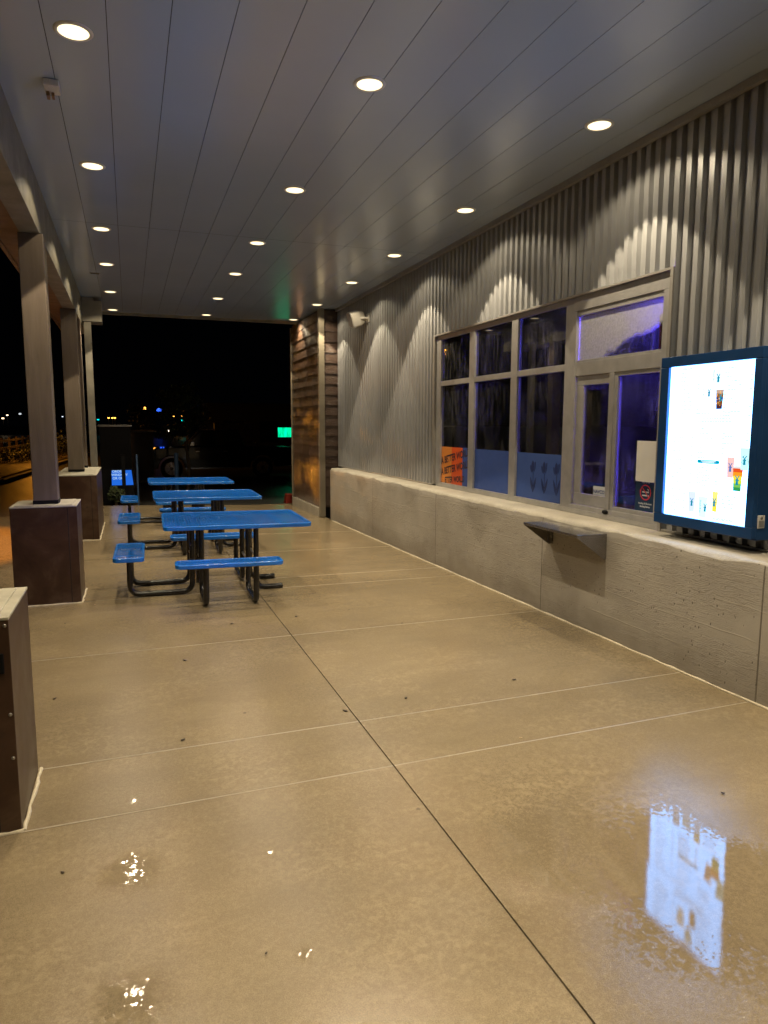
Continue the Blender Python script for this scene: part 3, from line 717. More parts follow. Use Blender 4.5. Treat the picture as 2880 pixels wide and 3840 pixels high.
# decals, notices on the glass
XD = 3.8935
def decal(name, label, cat): return thing(name, label, cat, (XD, 7, 1.2))
def vinyl(n_, c, r=.45): return simple(n_, c, r, 0, .04, 3)
d1 = thing('window_decal', 'orange, red and blue vinyl panel reading A BETTER WORLD in the leftmost lower pane', 'decal', (XD, 8.05, .963), group='vinyl panels in the lower panes')
for nm, a, b, c in (('orange_band', 8.456, 8.151, (.62, .21, .035)), ('red_band', 8.1505, 7.838, (.62, .085, .012)), ('blue_band', 7.8375, 7.645, (.035, .075, .30))):
    mb = MB(); mb.box(XD - .0015, XD, b, a, .964, 1.437); part(nm, mb, vinyl(nm + '_vinyl', c), d1)
M_ltr = vinyl('lettering_vinyl', (.035, .022, .030))
for zr in (1.200, 1.052, .968):
    pass
for zr in (1.205, 1.060):
    walltext('A BETTER WORLD', 8.455, zr, .125, XD - .0015, M_ltr, d1, shear=.12, rot=.178, sx=.80, bold=.0035)
walltext('ETTER WORLD', 8.345, .966, .105, XD - .0015, M_ltr, d1, shear=.12, rot=.09, sx=.80, bold=.0035)
d2 = thing('window_decal', 'plain blue vinyl panel in the middle lower pane', 'decal', (XD, 7.09, .963), group='vinyl panels in the lower panes')
mb = MB(); mb.box(XD - .0015, XD, 6.665, 7.509, .964, 1.436); part('sheet', mb, vinyl('blue_vinyl', (.032, .072, .27)), d2)
d3 = thing('window_decal', 'blue vinyl panel with three tulips in the right lower pane', 'decal', (XD, 6.1, .963), group='vinyl panels in the lower panes')
mb = MB(); mb.box(XD - .0015, XD, 5.677, 6.532, .964, 1.435); part('sheet', mb, vinyl('blue_vinyl_light', (.036, .080, .28)), d3)
M_tul = vinyl('tulip_vinyl', (.012, .025, .11))
for cy in (6.205, 5.995, 5.782):
    mb = MB(); X0 = XD - .0017
    def P(pts): flatpoly(mb, [(cy - a, b) for a, b in pts], X0, .0012)
    P([(-.012, 1.36), (-.030, 1.335), (-.040, 1.30), (-.034, 1.265), (-.012, 1.240), (.012, 1.262), (.018, 1.30), (.008, 1.34)])
    P([(.022, 1.338), (.044, 1.352), (.040, 1.29), (.024, 1.25), (.008, 1.237), (.020, 1.262), (.026, 1.30)])
    P([(-.062, 1.315), (-.046, 1.305), (-.040, 1.262), (-.018, 1.232), (-.045, 1.250), (-.056, 1.28)])
    P([(-.004, 1.236), (.004, 1.236), (.004, 1.09), (-.004, 1.09)])
    P([(-.055, 1.19), (-.050, 1.13), (-.030, 1.075), (-.002, 1.034), (-.006, 1.10), (-.025, 1.15)])
    P([(.058, 1.195), (.052, 1.13), (.030, 1.075), (.001, 1.034), (.006, 1.10), (.026, 1.15)])
    part('tulip', mb, M_tul, d3)
t = thing('notice_sheet', 'plain pale sheet taped inside the top of the sliding sash', 'notice', (3.91, 5.3, 1.8))
mb = MB(); mb.box(3.9045, 3.9055, 5.16, 5.372, 1.63, 2.03); part('sheet', mb, simple('pale_card', (.75, .70, .62), .6), t)
t = thing('notice_sheet', 'blank white curled paper taped over the right service pane beside the menu board', 'notice', (3.89, 4.5, 1.43))
mb = MB(); n = 12; pts = []
for i in range(n + 1):
    u = i / n; y = 4.654 - u * .262; dx = .018 * math.sin(u * 3.0) * (1 - .3 * u); pts.append((3.890 - dx, y))
vs = [(x, y, z + (.0 if i else .0)) for i, (x, y) in enumerate(pts) for z in (1.27, 1.597)]
mb.add(vs, [(2 * i, 2 * i + 1, 2 * i + 3, 2 * i + 2) for i in range(n)], True); part('sheet', mb, M_paper, t)
t = thing('no_smoking_sign', 'navy no-smoking notice with a red ring low on the right service pane', 'sign', (3.895, 4.53, 1.03))
XN = 3.8965
mb = MB(); mb.box(XN - .001, XN, 4.402, 4.654, 1.030, 1.2685); part('plate', mb, vinyl('notice_navy', (.006, .028, .075)), t)
M_red = vinyl('ring_red', (.55, .04, .06)); M_wv = vinyl('notice_white', (.6, .62, .66))
mb = MB(); cy, cz = 4.534, 1.183; n = 36
for r0, r1 in ((.054, .064),):
    vs = []; 
    for i in range(n):
        a = 2 * math.pi * i / n; vs += [(XN - .0022, cy + r0 * math.cos(a), cz + r0 * math.sin(a)), (XN - .0022, cy + r1 * math.cos(a), cz + r1 * math.sin(a))]
    mb.add(vs, [(2 * i, 2 * i + 1, (2 * i + 3) % (2 * n), (2 * i + 2) % (2 * n)) for i in range(n)])
flatpoly(mb, [(cy + .042, cz + .036), (cy + .036, cz + .042), (cy - .042, cz - .036), (cy - .036, cz - .042)], XN - .0016, .0008)
part('prohibition_ring', mb, M_red, t)
mb = MB(); mb.box(XN - .0016, XN - .0010, cy - .038, cy + .038, cz - .002, cz + .008); mb.box(XN - .0016, XN - .0010, cy - .038, cy + .038, cz - .030, cz - .020)
mb.box(XN - .0016, XN - .0010, cy - .036, cy - .030, cz + .012, cz + .028); mb.box(XN - .0016, XN - .0010, cy - .030, cy - .018, cz + .024, cz + .030); part('cigarette', mb, M_wv, t)
walltext('Within 25 Feet', cy, 1.2565, .018, XN - .001, M_wv, t, sx=.85, align='CENTER', bold=.0004)
walltext('Including All Electronic', cy, 1.086, .021, XN - .001, M_wv, t, sx=.80, align='CENTER', bold=.0005)
walltext('Smoking Devices', cy, 1.061, .021, XN - .001, M_wv, t, sx=.80, align='CENTER', bold=.0005)
t = thing('window_sticker', 'small white NAVCO sticker in the bottom corner of the sliding sash', 'sticker', (3.897, 5.13, 1.11))
mb = MB(); mb.box(3.8985, 3.8995, 5.050, 5.215, 1.104, 1.182); part('label', mb, vinyl('sticker_white', (.55, .58, .62)), t)
walltext('NAVCO', 5.133, 1.120, .044, 3.8985, vinyl('sticker_navy', (.02, .04, .2)), t, sx=1.0, align='CENTER', bold=.0012)
t = thing('window_sticker', 'torn red-edged sheet at the right end of the transom pane', 'sticker', (3.9, 4.42, 2.4))
mb = MB(); flatpoly(mb, [(4.468, 2.56), (4.402, 2.57), (4.402, 2.48), (4.43, 2.43), (4.402, 2.36), (4.402, 2.31), (4.462, 2.31)], 3.8985, .001); part('sheet', mb, simple('brown_print', (.22, .15, .10), .5), t)
mb = MB(); flatpoly(mb, [(4.474, 2.565), (4.468, 2.565), (4.462, 2.31), (4.468, 2.31)], 3.8972, .0008); flatpoly(mb, [(4.474, 2.570), (4.402, 2.580), (4.402, 2.571), (4.474, 2.561)], 3.8972, .0008); part('red_border', mb, M_red, t)

# ================================================================== MENU BOARD
mn = thing('menu_board', 'glowing white backlit drinks menu board in a navy frame on the ribbed wall', 'menu board', (3.75, 3.72, 1.0))
mb = MB(); mb.box(3.700, 3.842, 3.288, 4.153, .995, 2.195); part('housing', mb, M_navy, mn, .006)
mb = MB(); X = 3.66
for (a, b, z0, z1) in ((3.285, 4.158, 1.008, 1.078), (3.285, 4.158, 2.133, 2.205), (3.285, 3.341, 1.0785, 2.1325), (4.078, 4.158, 1.0785, 2.1325)): mb.box(3.658, 3.6995, a, b, z0, z1)
part('bezel', mb, M_navy, mn, .004)
boxes('mounting_bracket', [(3.8435, 3.8465, 3.35, 4.09, 1.2, 1.3)], M_black, mn)
def mat_screen():
    t = NT('backlit_panel'); e = t.n("ShaderNodeEmission"); e.inputs[0].default_value = (.17, .46, 1.0, 1)
    e.inputs[1].default_value = 9.5; t.l(e.outputs[0], t.out.inputs[0]); t.t.nodes.remove(t.b); return t.m
XS_ = 3.680
mb = MB(); mb.box(XS_, XS_ + .01, 3.3415, 4.0775, 1.079, 2.132); scr = part('screen', mb, mat_screen(), mn)
def ink(n_, c, s=1.0): return emis('print_' + n_, c, s)
I_line = ink('pale_line', (.42, .52, .60), .8); I_grey = ink('grey', (.42, .52, .58), .8); I_teal = ink('teal', (.0, .40, .58), .85); I_head = ink('heading', (.22, .34, .42), .8)
I_blue = ink('mill_blue', (.0, .33, .52), .8)
def yc(y): return 4.0775 - (4.079 - y) * (4.0775 - 3.3415) / (4.079 - 3.342)
TX = XS_ - .0016
class Scr(MB):
    def poly(s, pts, lift=0): flatpoly(s, pts, XS_ - .0006 - lift, .0008); return s
    def rect(s, y0, y1, z0, z1, lift=0): return s.poly([(y0, z0), (y1, z0), (y1, z1), (y0, z1)], lift)
walltext('COFFEE BAR', 3.995, 2.104, .021, XS_, I_head, scr, 'heading', sx=1.0, bold=.0006)
walltext('REBEL ENERGY & REFRESHMENTS', 4.02, 1.690, .022, XS_, I_grey, scr, 'heading', sx=1.0, bold=.0003)
s_ = Scr()
s_.rect(3.86, 3.77, 2.096, 2.098); s_.rect(3.86, 3.70, 2.116, 2.117)
s_.rect(4.035, 3.80, 1.730, 1.7315); s_.rect(3.79, 3.345, 1.728, 1.7295); s_.rect(3.61, 3.345, 1.698, 1.6995); s_.rect(4.03, 3.88, 1.287, 1.2885); s_.rect(3.80, 3.345, 1.286, 1.2875)
part('rule_line', s_, I_grey, scr)
rr = random.Random(11); s_ = Scr(); s2 = Scr()
def rows(y0, y1, z0, z1, n, two=True, col_=None, wmin=.3):
    for i in range(n):
        z = z1 - (z1 - z0) * i / max(1, n - 1)
        L_ = (y0 - y1) * rr.uniform(wmin, .62)
        a = y0
        while a > y0 - L_:
            wd = rr.uniform(.008, .026); (col_ or s_).rect(a, a - wd, z, z + .0055); a -= wd + .004
        if two and rr.random() < .8: (col_ or s_).rect(y1 + .022, y1, z, z + .0055)
rows(3.995, 3.80, 1.80, 2.08, 11); rows(3.59, 3.365, 1.78, 2.09, 12); rows(3.80, 3.36, 1.745, 1.80, 4, False, wmin=.6)
rows(4.02, 3.83, 1.32, 1.665, 12); rows(3.785, 3.56, 1.50, 1.665, 6); rows(3.56, 3.37, 1.60, 1.67, 4); rows(3.785, 3.60, 1.31, 1.45, 9, wmin=.5)
rows(4.025, 3.88, 1.115, 1.265, 7); rows(3.555, 3.37, 1.18, 1.255, 4, False, wmin=.5); rows(3.62, 3.36, 1.092, 1.10, 2, False, wmin=.6)
part('small_print', s_, I_line, scr)
s_ = Scr(); pts = []
for i in range(9): a = -math.pi / 2 + math.pi * i / 8; pts.append((3.772 + .012 * math.cos(a), 1.476 + .012 * math.sin(a)))
for i in range(9): a = math.pi / 2 + math.pi * i / 8; pts.append((3.603 + .012 * math.cos(a), 1.476 + .012 * math.sin(a)))
s_.poly(pts); pl = part('callout', s_, I_teal, scr)
s_ = Scr(); s_.rect(3.750, 3.622, 1.4785, 1.4815, .001); s_.rect(3.738, 3.634, 1.4705, 1.4735, .001); part('callout_print', s_, ink('white', (.9, 1, 1), 1.6), pl)
def mill(cy, cz, h, mat=None, lift=.0022):      # windmill mark: tapered tower, cap, four sails
    s_ = Scr(); w_ = h * .17
    s_.poly([(cy + w_, cz - h * .5), (cy - w_, cz - h * .5), (cy - w_ * .62, cz + h * .05), (cy - w_ * .5, cz + h * .16), (cy, cz + h * .24), (cy + w_ * .5, cz + h * .16), (cy + w_ * .62, cz + h * .05)], lift)
    for a in (55, 125, 215, 325):
        c_, q = math.cos(R_(a)), math.sin(R_(a)); L_ = h * (.42 if a < 180 else .28); t_ = h * .035
        bx, bz = cy, cz + h * .13
        s_.poly([(bx - q * t_, bz + c_ * t_), (bx + q * t_, bz - c_ * t_), (bx + c_ * L_ + q * t_ * 1.6, bz + q * L_ - c_ * t_ * 1.6), (bx + c_ * L_ - q * t_ * 1.6, bz + q * L_ + c_ * t_ * 1.6)], lift)
    return part('windmill_mark', s_, mat or I_blue, scr)
def cup(y0, y1, z0, z1, bands, taper=.14, lid=None):
    n = len(bands); w_ = (y0 - y1)
    for i, m_ in enumerate(bands):
        a, b = i / n, (i + 1) / n; s_ = Scr()
        za, zb = z1 - (z1 - z0) * a, z1 - (z1 - z0) * b; ta, tb_ = w_ * taper * a, w_ * taper * b
        s_.poly([(y0 - ta, za), (y1 + ta, za), (y1 + tb_, zb), (y0 - tb_, zb)], .0008); part('cup_print', s_, m_, scr)
    if lid:
        s_ = Scr(); c = (y0 + y1) / 2
        s_.poly([(y0 + .002, z1), (y1 - .002, z1), (y1 + .004, z1 + .010), (c - w_ * .25, z1 + .017), (c + w_ * .25, z1 + .017), (y0 - .004, z1 + .010)], .0008); part('cup_lid', s_, lid, scr)
e_ = lambda n_, c, s=1.0: ink(n_, c, s)
cup(3.690, 3.620, 1.985, 2.113, [e_('mist', (.74, 1.0, 1.08), 1.25)]); mill(3.641, 2.033, .055)
cup(3.768, 3.697, 1.880, 2.015, [e_('clear', (.95, 1.05, 1.12), 1.3)]); mill(3.713, 1.940, .052)
cup(3.657, 3.588, 1.828, 1.957, [e_('cola_a', (.62, .42, .32), .9), e_('cola_b', (.55, .22, .05), .6), e_('cola_c', (.10, .045, .20), .6), e_('cola_d', (.42, .14, .03), .6), e_('cola_e', (.13, .04, .06), .6)])
s_ = Scr(); rr = random.Random(2)
for i in range(26): a, b = rr.uniform(3.602, 3.648), rr.uniform(1.838, 1.945); r = rr.uniform(.002, .005); s_.poly([(a + r, b), (a, b + r), (a - r, b), (a, b - r)], .0016)
part('ice_print', s_, e_('amber', (1.0, .55, .18), 1.0), scr); mill(3.612, 1.905, .05, lift=.0028)
cup(3.531, 3.465, 1.380, 1.517, [e_('pink', (1.0, .62, .58), .95)]); mill(3.498, 1.450, .058, e_('indigo', (.12, .22, .62), .8))
cup(3.427, 3.351, 1.438, 1.578, [e_('ice_blue', (.58, 1.0, 1.05), 1.1)]); mill(3.389, 1.500, .058)
s_ = Scr()
for i in range(12): a, b = rr.uniform(3.362, 3.416), rr.uniform(1.475, 1.535); r = .0028; s_.poly([(a + r, b), (a, b + r), (a - r, b), (a, b - r)], .0016)
part('bubble_print', s_, I_teal, scr)
cup(3.477, 3.395, 1.299, 1.446, [e_('r1', (.90, .10, .02), .9), e_('r2', (1.0, .35, .02), .95), e_('r3', (1.0, .75, .04), 1.0), e_('r4', (.75, .85, .06), .95), e_('r5', (.25, .68, .12), .8), e_('r6', (.05, .48, .12), .7)], lid=e_('lidw', (.85, .8, .78), .95)); mill(3.437, 1.370, .062)
cup(3.850, 3.779, 1.122, 1.263, [e_('lav', (.68, .78, 1.0), 1.1)]); mill(3.812, 1.190, .055)
cup(3.755, 3.673, 1.094, 1.236, [e_('pale_mint', (.70, 1.0, 1.08), 1.15)]); mill(3.689, 1.164, .055)
cup(3.637, 3.583, 1.142, 1.281, [e_('lemon', (1.0, .90, .25), 1.0), e_('lemon2', (1.0, .84, .08), 1.0)]); mill(3.613, 1.208, .055)
def vtext(y, z, size):
    walltext('Dutch Bros', y, z, size, XS_ - .0018, I_teal, scr, 'cup_lettering', rot=-math.pi / 2, sx=1.0, bold=.0002)
vtext(3.738, 1.212, .0185); vtext(3.768, 1.985, .0185); vtext(3.69, 2.085, .0185)
mb = MB(); mb.box(3.706, 3.762, 3.281, 3.2875, 1.075, 1.157); pl = part('rating_plate', mb, M_white, mn, .002)
mb = MB()
for i in range(7): mb.box(3.712, 3.756, 3.2798, 3.2809, 1.084 + i * .006, 1.087 + i * .006)
mb.lathe([(.0001, -.001), (.010, -.0008), (.010, 0)], (3.734, 3.281, 1.140), 16, 'y'); part('plate_print', mb, simple('print_grey', (.2, .2, .2), .5), pl)

# ================================================================== SHELF AND SPEAKER
sf = thing('wall_shelf', 'folded stainless steel order shelf bracketed to the concrete base under the service window', 'shelf', (3.42, 4.95, .84))
mb = MB(); mb.box(3.27, 3.552, 4.552, 5.352, .840, .862); part('top', mb, M_steelshelf, sf, .003)
for y in (4.553, 5.345):
    mb = MB(); mb.prism([(3.274, .839), (3.552, .839), (3.552, .652), (3.535, .652)], lambda a, b: (a, y, b), lambda a, b: (a, y + .004, b)); part('gusset', mb, M_steelshelf, sf)
boxes('wall_flange', [(3.546, 3.552, 4.56, 4.60, .66, .838), (3.546, 3.552, 5.30, 5.344, .66, .838)], M_steelshelf, sf)

sp = thing('wall_speaker', 'off-white outdoor loudspeaker bracketed high on the ribbed wall', 'speaker', (3.72, 11.35, 3.48))
M = Matrix.Translation((3.70, 11.46, 3.50)) @ Matrix.Rotation(R_(12), 4, 'X') @ Matrix.Rotation(R_(-18), 4, 'Y')
mb = MB()
prof = [(-.150, .130, .118), (-.135, .142, .130), (.00, .128, .124), (.085, .090, .095), (.10, .07, .08)]     # x, half y, half z (front faces -X)
rings = []
for x, hy, hz in prof:
    ring = []
    for k in range(24):
        a = 2 * math.pi * k / 24; cx_, sz = math.cos(a), math.sin(a); e = .34
        ring.append(M @ Vector((x, hy * math.copysign(abs(cx_) ** e, cx_), hz * math.copysign(abs(sz) ** e, sz))))
    rings.append(ring)
for i in range(len(rings) - 1): mb.add(rings[i] + rings[i + 1], [(k, (k + 1) % 24, 24 + (k + 1) % 24, 24 + k) for k in range(24)], True)
mb.add(rings[-1], [tuple(range(24))]); part('cabinet', mb, M_sprk, sp)
mb = MB(); mb.add([r + (M.to_3x3() @ Vector((-.002, 0, 0))) for r in rings[0]], [tuple(range(24))]); part('grille', mb, M_grl, sp)
mb = MB()
for s in (-1,):
    mb.tube([M @ Vector((0, s * .12, 0)), M @ Vector((.05, s * .125, .0)), Vector((3.80, 11.33, 3.49)), Vector((3.842, 11.34, 3.49))], .020, 8)
mb.box(3.835, 3.849, 11.30, 11.46, 3.43, 3.57); part('bracket', mb, M_sprk, sp, .003)

# ================================================================== PICNIC TABLES
def lattice(x0, x1, y0, y1, z, along='x', pitch=(.058, .029), w_=.0078):
    """expanded-metal sheet: crossing strands clipped to a rectangle"""
    mb = MB(); px, py = pitch if along == 'x' else pitch[::-1]
    for s in (1, -1):
        sl = s * py / px; zz = z if s > 0 else z - .0016
        W, H_ = x1 - x0, y1 - y0
        n0 = int(-(W * abs(sl) + H_) / py) - 2; n1 = int((W * abs(sl) + H_) / py) + 2
        for k in range(n0, n1 + 1):
            c = y0 + k * py                       # y = c + sl*(x-x0)
            ts = []
            lo, hi = 0.0, W
            ya, yb = c, c + sl * W
            # clip in y
            def xat(y): return (y - c) / sl
            a, b = sorted((xat(y0), xat(y1)))
            lo, hi = max(lo, a), min(hi, b)
            if hi - lo < .004: continue
            mb.bar((x0 + lo, c + sl * lo, zz), (x0 + hi, c + sl * hi, zz), w_, .0014)
    return mb
def rrect(x0, x1, y0, y1, r, n=6):
    pts = []
    for cx, cy, a0 in ((x1 - r, y1 - r, 0), (x0 + r, y1 - r, 90), (x0 + r, y0 + r, 180), (x1 - r, y0 + r, 270)):
        for i in range(n + 1): a = R_(a0 + 90 * i / n); pts.append((cx + r * math.cos(a), cy + r * math.sin(a)))
    return pts
def rim(x0, x1, y0, y1, r, z0, z1, t=.022):
    mb = MB(); o_ = rrect(x0, x1, y0, y1, r); i_ = rrect(x0 + t, x1 - t, y0 + t, y1 - t, max(.01, r - t)); n = len(o_)
    b = .006
    o2 = rrect(x0 + b, x1 - b, y0 + b, y1 - b, r - b); i2 = rrect(x0 + t - b * .5, x1 - t + b * .5, y0 + t - b * .5, y1 - t + b * .5, max(.012, r - t + b * .5))
    rings = [[(*p, z0) for p in i_], [(*p, z0) for p in o2], [(*p, z0 + b) for p in o_], [(*p, z1 - b) for p in o_], [(*p, z1 - b * .3) for p in [((a[0] + c[0]) / 2, (a[1] + c[1]) / 2) for a, c in zip(o_, o2)]], [(*p, z1) for p in o2], [(*p, z1) for p in i2], [(*p, z1 - b) for p in i_], [(*p, z0) for p in i_]]
    for u, v in zip(rings[:-1], rings[1:]): mb.add(u + v, [(k, (k + 1) % n, n + (k + 1) % n, n + k) for k in range(n)], True)
    return mb
def seatlike(name, x0, x1, y0, y1, z1, h, along, par, r):
    o = part(name, rim(x0, x1, y0, y1, r, z1 - h, z1), M_blue, par, local=True)
    part('mesh_panel', lattice(x0 + .012, x1 - .012, y0 + .012, y1 - .012, z1 - .006, along), M_blue, o, local=True)
    mb = MB()
    n = 3 if x1 - x0 > 1.2 else 1
    if n == 3:
        for xx in (x0 + (x1 - x0) * f for f in (.22, .5, .78)): mb.bar((xx, y0 + .015, z1 - .014), (xx, y1 - .015, z1 - .014), .028, .008)
    elif along == 'x':
        for xx in (x0 + (x1 - x0) * f for f in (.27, .73)): mb.bar((xx, y0 + .015, z1 - .014), (xx, y1 - .015, z1 - .014), .028, .008)
    else:
        for yy in (y0 + (y1 - y0) * f for f in (.24, .76)): mb.bar((x0 + .015, yy, z1 - .014), (x1 - .015, yy, z1 - .014), .028, .008)
    part('support_strap', mb, M_blue, o, local=True)
    return o
def make_table():
    root = thing('picnic_table', 'nearest blue expanded-metal picnic table with attached benches on black tube legs', 'picnic table', (.88, 7.45, 0), group='blue picnic tables under the canopy')
    seatlike('tabletop', -.61, .84, -.61, .54, .755, .042, 'x', root, .07)
    seatlike('bench', -.515, .485, -.965, -.705, .445, .040, 'x', root, .06)
    seatlike('bench', -.515, .485, .705, .965, .445, .040, 'x', root, .06)
    seatlike('side_seat', -1.075, -.785, -.46, .46, .445, .045, 'y', root, .05)
    r = .028
    def leg(path, rad=.11): part('leg', MB().tube(arc_path(path, rad, 7), r, 14), M_tube, root, local=True)
    for x in (-.235, .235):
        leg([(x, -.84, .400), (x, -.84, r), (x, -.24, r), (x, -.24, .700)])
        leg([(x, .84, .400), (x, .84, r), (x, .24, r), (x, .24, .700)])
    for y in (-.205, .305):
        yy = y - (.0 if y < 0 else 0)
        leg([(-.93, yy, .400), (-.93, yy, r), (-.325, yy, r), (-.325, yy, .700)])
        leg([(.60, yy, r), (.325, yy, r), (.325, yy, .700)], .10)
    mb = MB()
    for x in (-.235, .235):
        for y in (-.84, .84): mb.box(x - .045, x + .045, y - .10, y + .10, .400, .4045)
    for y in (-.205, .305): mb.box(-1.03, -.83, y - .04, y + .04, .3955, .400)
    part('seat_plate', mb, M_galv, root, local=True)
    mb = MB()
    for y in (-.24, .24): mb.bar((-.34, y + .01, .703), (.36, y + .01, .703), .03, .012)
    mb.bar((-.45, -.22, .708), (-.45, .32, .708), .03, .01); mb.bar((.6, -.3, .708), (.6, .3, .708), .03, .01)
    part('top_brace', mb, M_tube, root, local=True)
    mb = MB()
    for x in (-.235, .235): mb.tube([(x, -.24, .33), (x, .24, .33)], .012, 8)
    mb.tube([(-.325, -.205, .36), (-.325, .305, .36)], .012, 8); mb.tube([(.325, -.205, .36), (.325, .305, .36)], .012, 8)
    part('cross_brace', mb, M_galv, root, local=True)
    return root
tA = make_table(); tilt = R_(.55)
tA.location = (.88, 7.45, fz(.88, 7.45)); tA.rotation_euler = (0, tilt, R_(-1.5))
dup(tA, (.88, 10.30, fz(.88, 10.3)), 'middle blue picnic table of the row, between the other two', (0, tilt, R_(-1.0)))
dup(tA, (.88, 13.12, fz(.88, 13.1)), 'farthest blue picnic table, at the dark end of the patio', (0, tilt, R_(0)))

# litter and leaves
def leaf(x, y, s, lab, c):
    rr = random.Random(int(x * 1000 + y * 77)); mb = MB(); a0 = rr.uniform(0, 6)
    s *= .75; n = 9; vs = [(x, y, fz(x, y) + .006)]
    for i in range(n):
        a = a0 + 2 * math.pi * i / n; r = s * (.35 + .65 * abs(math.cos(a - a0))) * rr.uniform(.8, 1.15)
        vs.append((x + r * math.cos(a), y + r * math.sin(a), fz(x, y) + .0025 + rr.uniform(0, .004)))
    vs.append((x, y, fz(x, y) + .0012))
    mb.add(vs, [(0, i + 1, (i + 1) % n + 1) for i in range(n)] + [(n + 1, (i + 1) % n + 1, i + 1) for i in range(n)], True)
    tag(part('dead_leaf', mb, c), lab, 'leaf', 'dead leaves and scraps on the wet floor')
M_lf = simple('wet_dead_leaf', (.045, .028, .015), .4, 0, .3, 60); M_lt = simple('tan_scrap', (.5, .36, .2), .6)
for x, y, s, lab, c in [(1.156, 3.858, .028, 'dark crumpled leaf beside the long joint', M_lf), (1.576, 3.915, .020, 'dark leaf right of the long joint, in mid floor', M_lf),
        (2.384, 3.964, .024, 'dark curled leaf out toward the concrete base', M_lf), (.208, 3.788, .022, 'dark leaf before the second cross joint on the left', M_lf),
        (.315, 5.133, .022, 'dark leaf in front of the nearest table', M_lf), (.776, 5.994, .028, 'dark flat leaf just before the nearest bench', M_lf), (1.355, 6.04, .024, 'dark flat leaf right of the nearest bench', M_lf),
        (-.51, 4.661, .02, 'dark leaf near the patio edge by the piers', M_lf), (1.956, 3.167, .014, 'tan pebble-like scrap beside the nearest cross joint', M_lt), (2.529, 2.327, .014, 'dark scrap at the puddle toward the right edge', M_lf),
        (-.376, 7.068, .018, 'orange scrap at the foot of the pier', M_lt), (-.311, 2.764, .014, 'tiny dark scrap in the near left floor', M_lf), (.351, 2.077, .008, 'tiny dark scrap lowest in the picture', M_lf)]:
    leaf(x, y, s, lab, c)

# ================================================================== BACKGROUND (night)
def lamp_post(x, y, z, c, st, lab, light=None, r=.09, pole=True, kind='street_lamp', lc=None):
    t = thing(kind, lab, 'street lamp', (x, y, gz(x, y)), group='distant lights in the dark')
    zb = gz(x, y)
    mb = MB(); mb.tube([(x, y + .05, zb), (x, y + .05, z + .12)], [.07, .045], 8); mb.bar((x, y + .05, z + .10), (x, y - .5, z + .13), .05, .05); part('pole', mb, M_dark, t)
    mb = MB(); mb.box(x - r * 1.3, x + r * 1.3, y - .62, y - .18, z + .05, z + .16); part('lamp_head', mb, M_dark, t, .01)
    mb = MB(); mb.blob((x, y - .42, z), r, 2, 0, (1, 1, .75)); part('bulb', mb, emis('bulb', c, st), t)
    if light:
        L = bpy.data.lights.new('lamp_light', 'POINT'); L.energy = light; L.color = lc or c; L.shadow_soft_size = .15
        o = bpy.data.objects.new('lamp_light', L); col.objects.link(o); o.parent = t; o.location = (0, -.45, z - zb - .25)
    return t
def far(px60, pz60, Y): return px60 * Y / 60.0, Y, 1.72 + (pz60 - 1.72) * Y / 60.0
OR = (1.0, .42, .06)
for (a, b, Y, c, st, r, lab) in [
        (1.255, 2.999, 110, OR, 5, .28, 'tall orange lamp left of the blue light above the far table'), (2.343, 2.856, 120, (.03, .12, 1.0), 3, .40, 'deep blue light high beyond the far table'),
        (3.468, 2.39, 130, OR, 4, .17, 'small dim orange lamp left of the teal light'), (4.116, 2.428, 130, OR, 6, .22, 'small orange lamp just above the teal light'), (4.18, 2.061, 120, (.0, .85, .75), 4, .26, 'teal traffic light beyond the tree'),
        (-1.491, 2.218, 150, OR, 6, .2, 'leftmost orange lamp of the distant trio'), (-1.217, 2.22, 150, OR, 6, .2, 'middle orange lamp of the distant trio'), (-1.034, 2.221, 150, OR, 6, .2, 'right orange lamp of the distant trio'),
        (-2.273, 2.085, 140, (.0, .6, .7), 2, .22, 'dim teal lamp beside the grey column'), (6.198, 2.442, 90, OR, 6, .2, 'orange lamp over the stone wall'), (9.321, 2.164, 70, OR, 8, .19, 'bright orange wall lamp left of the green sign'),
        (3.106, 1.201, 60, (1, .8, .6), 4, .13, 'whitish lamp glow low behind the tree'), (7.171, 1.244, 60, (.9, .9, 1), 3, .09, 'white light glint over the pickup bed'),
        (-8.951, 2.151, 150, (1, .7, .4), 5, .22, 'pale lamp low at the far left'), (-8.639, 2.383, 150, (1, .75, .5), 4, .18, 'upper pale lamp at the far left'), (-7.769, 2.492, 150, (.6, .65, .7), 1.2, .26, 'dim grey lamp left of the nearest post'),
        (-4.825, 2.298, 150, (.7, .8, 1), 2, .15, 'dim white lamp between the timber posts')]:
    x, y, z = far(a, b, Y); lamp_post(x, y, z, c, st, lab, r=r)
# sodium lamps that light the road and throw orange glints, with an added beam on the siding
lamp_post(-5.05, 45, 4.3, SODIUM, 60, 'sodium street lamp standing behind the nearest timber post', light=120, r=.22, lc=SODIUM)
o_ = [q for q in bpy.data.objects if q.name.startswith('street_lamp') and abs(q.location.x + 5.05) < .01][0]
L = bpy.data.lights.new('added_siding_beam', 'SPOT'); L.energy = 5000; L.color = SODIUM; L.spot_size = R_(4.4); L.spot_blend = .8; L.shadow_soft_size = .15  # narrow beam added to strike amber glints from the siding alone
o = bpy.data.objects.new('added_siding_beam', L); col.objects.link(o); o.parent = o_; v = Vector((3.5, 14.5, 1.15)) - Vector((-5.05, 44.4, 4.0)); o.rotation_euler = v.to_track_quat('-Z', 'Y').to_euler(); o.location = Vector((-5.05, 44.3, 4.0)) - origin(o_)
lamp_post(-11.3, 42, 6.5, SODIUM, 60, 'sodium street lamp beyond the rail fence, left of the view', light=50, r=.2, lc=SODIUM)
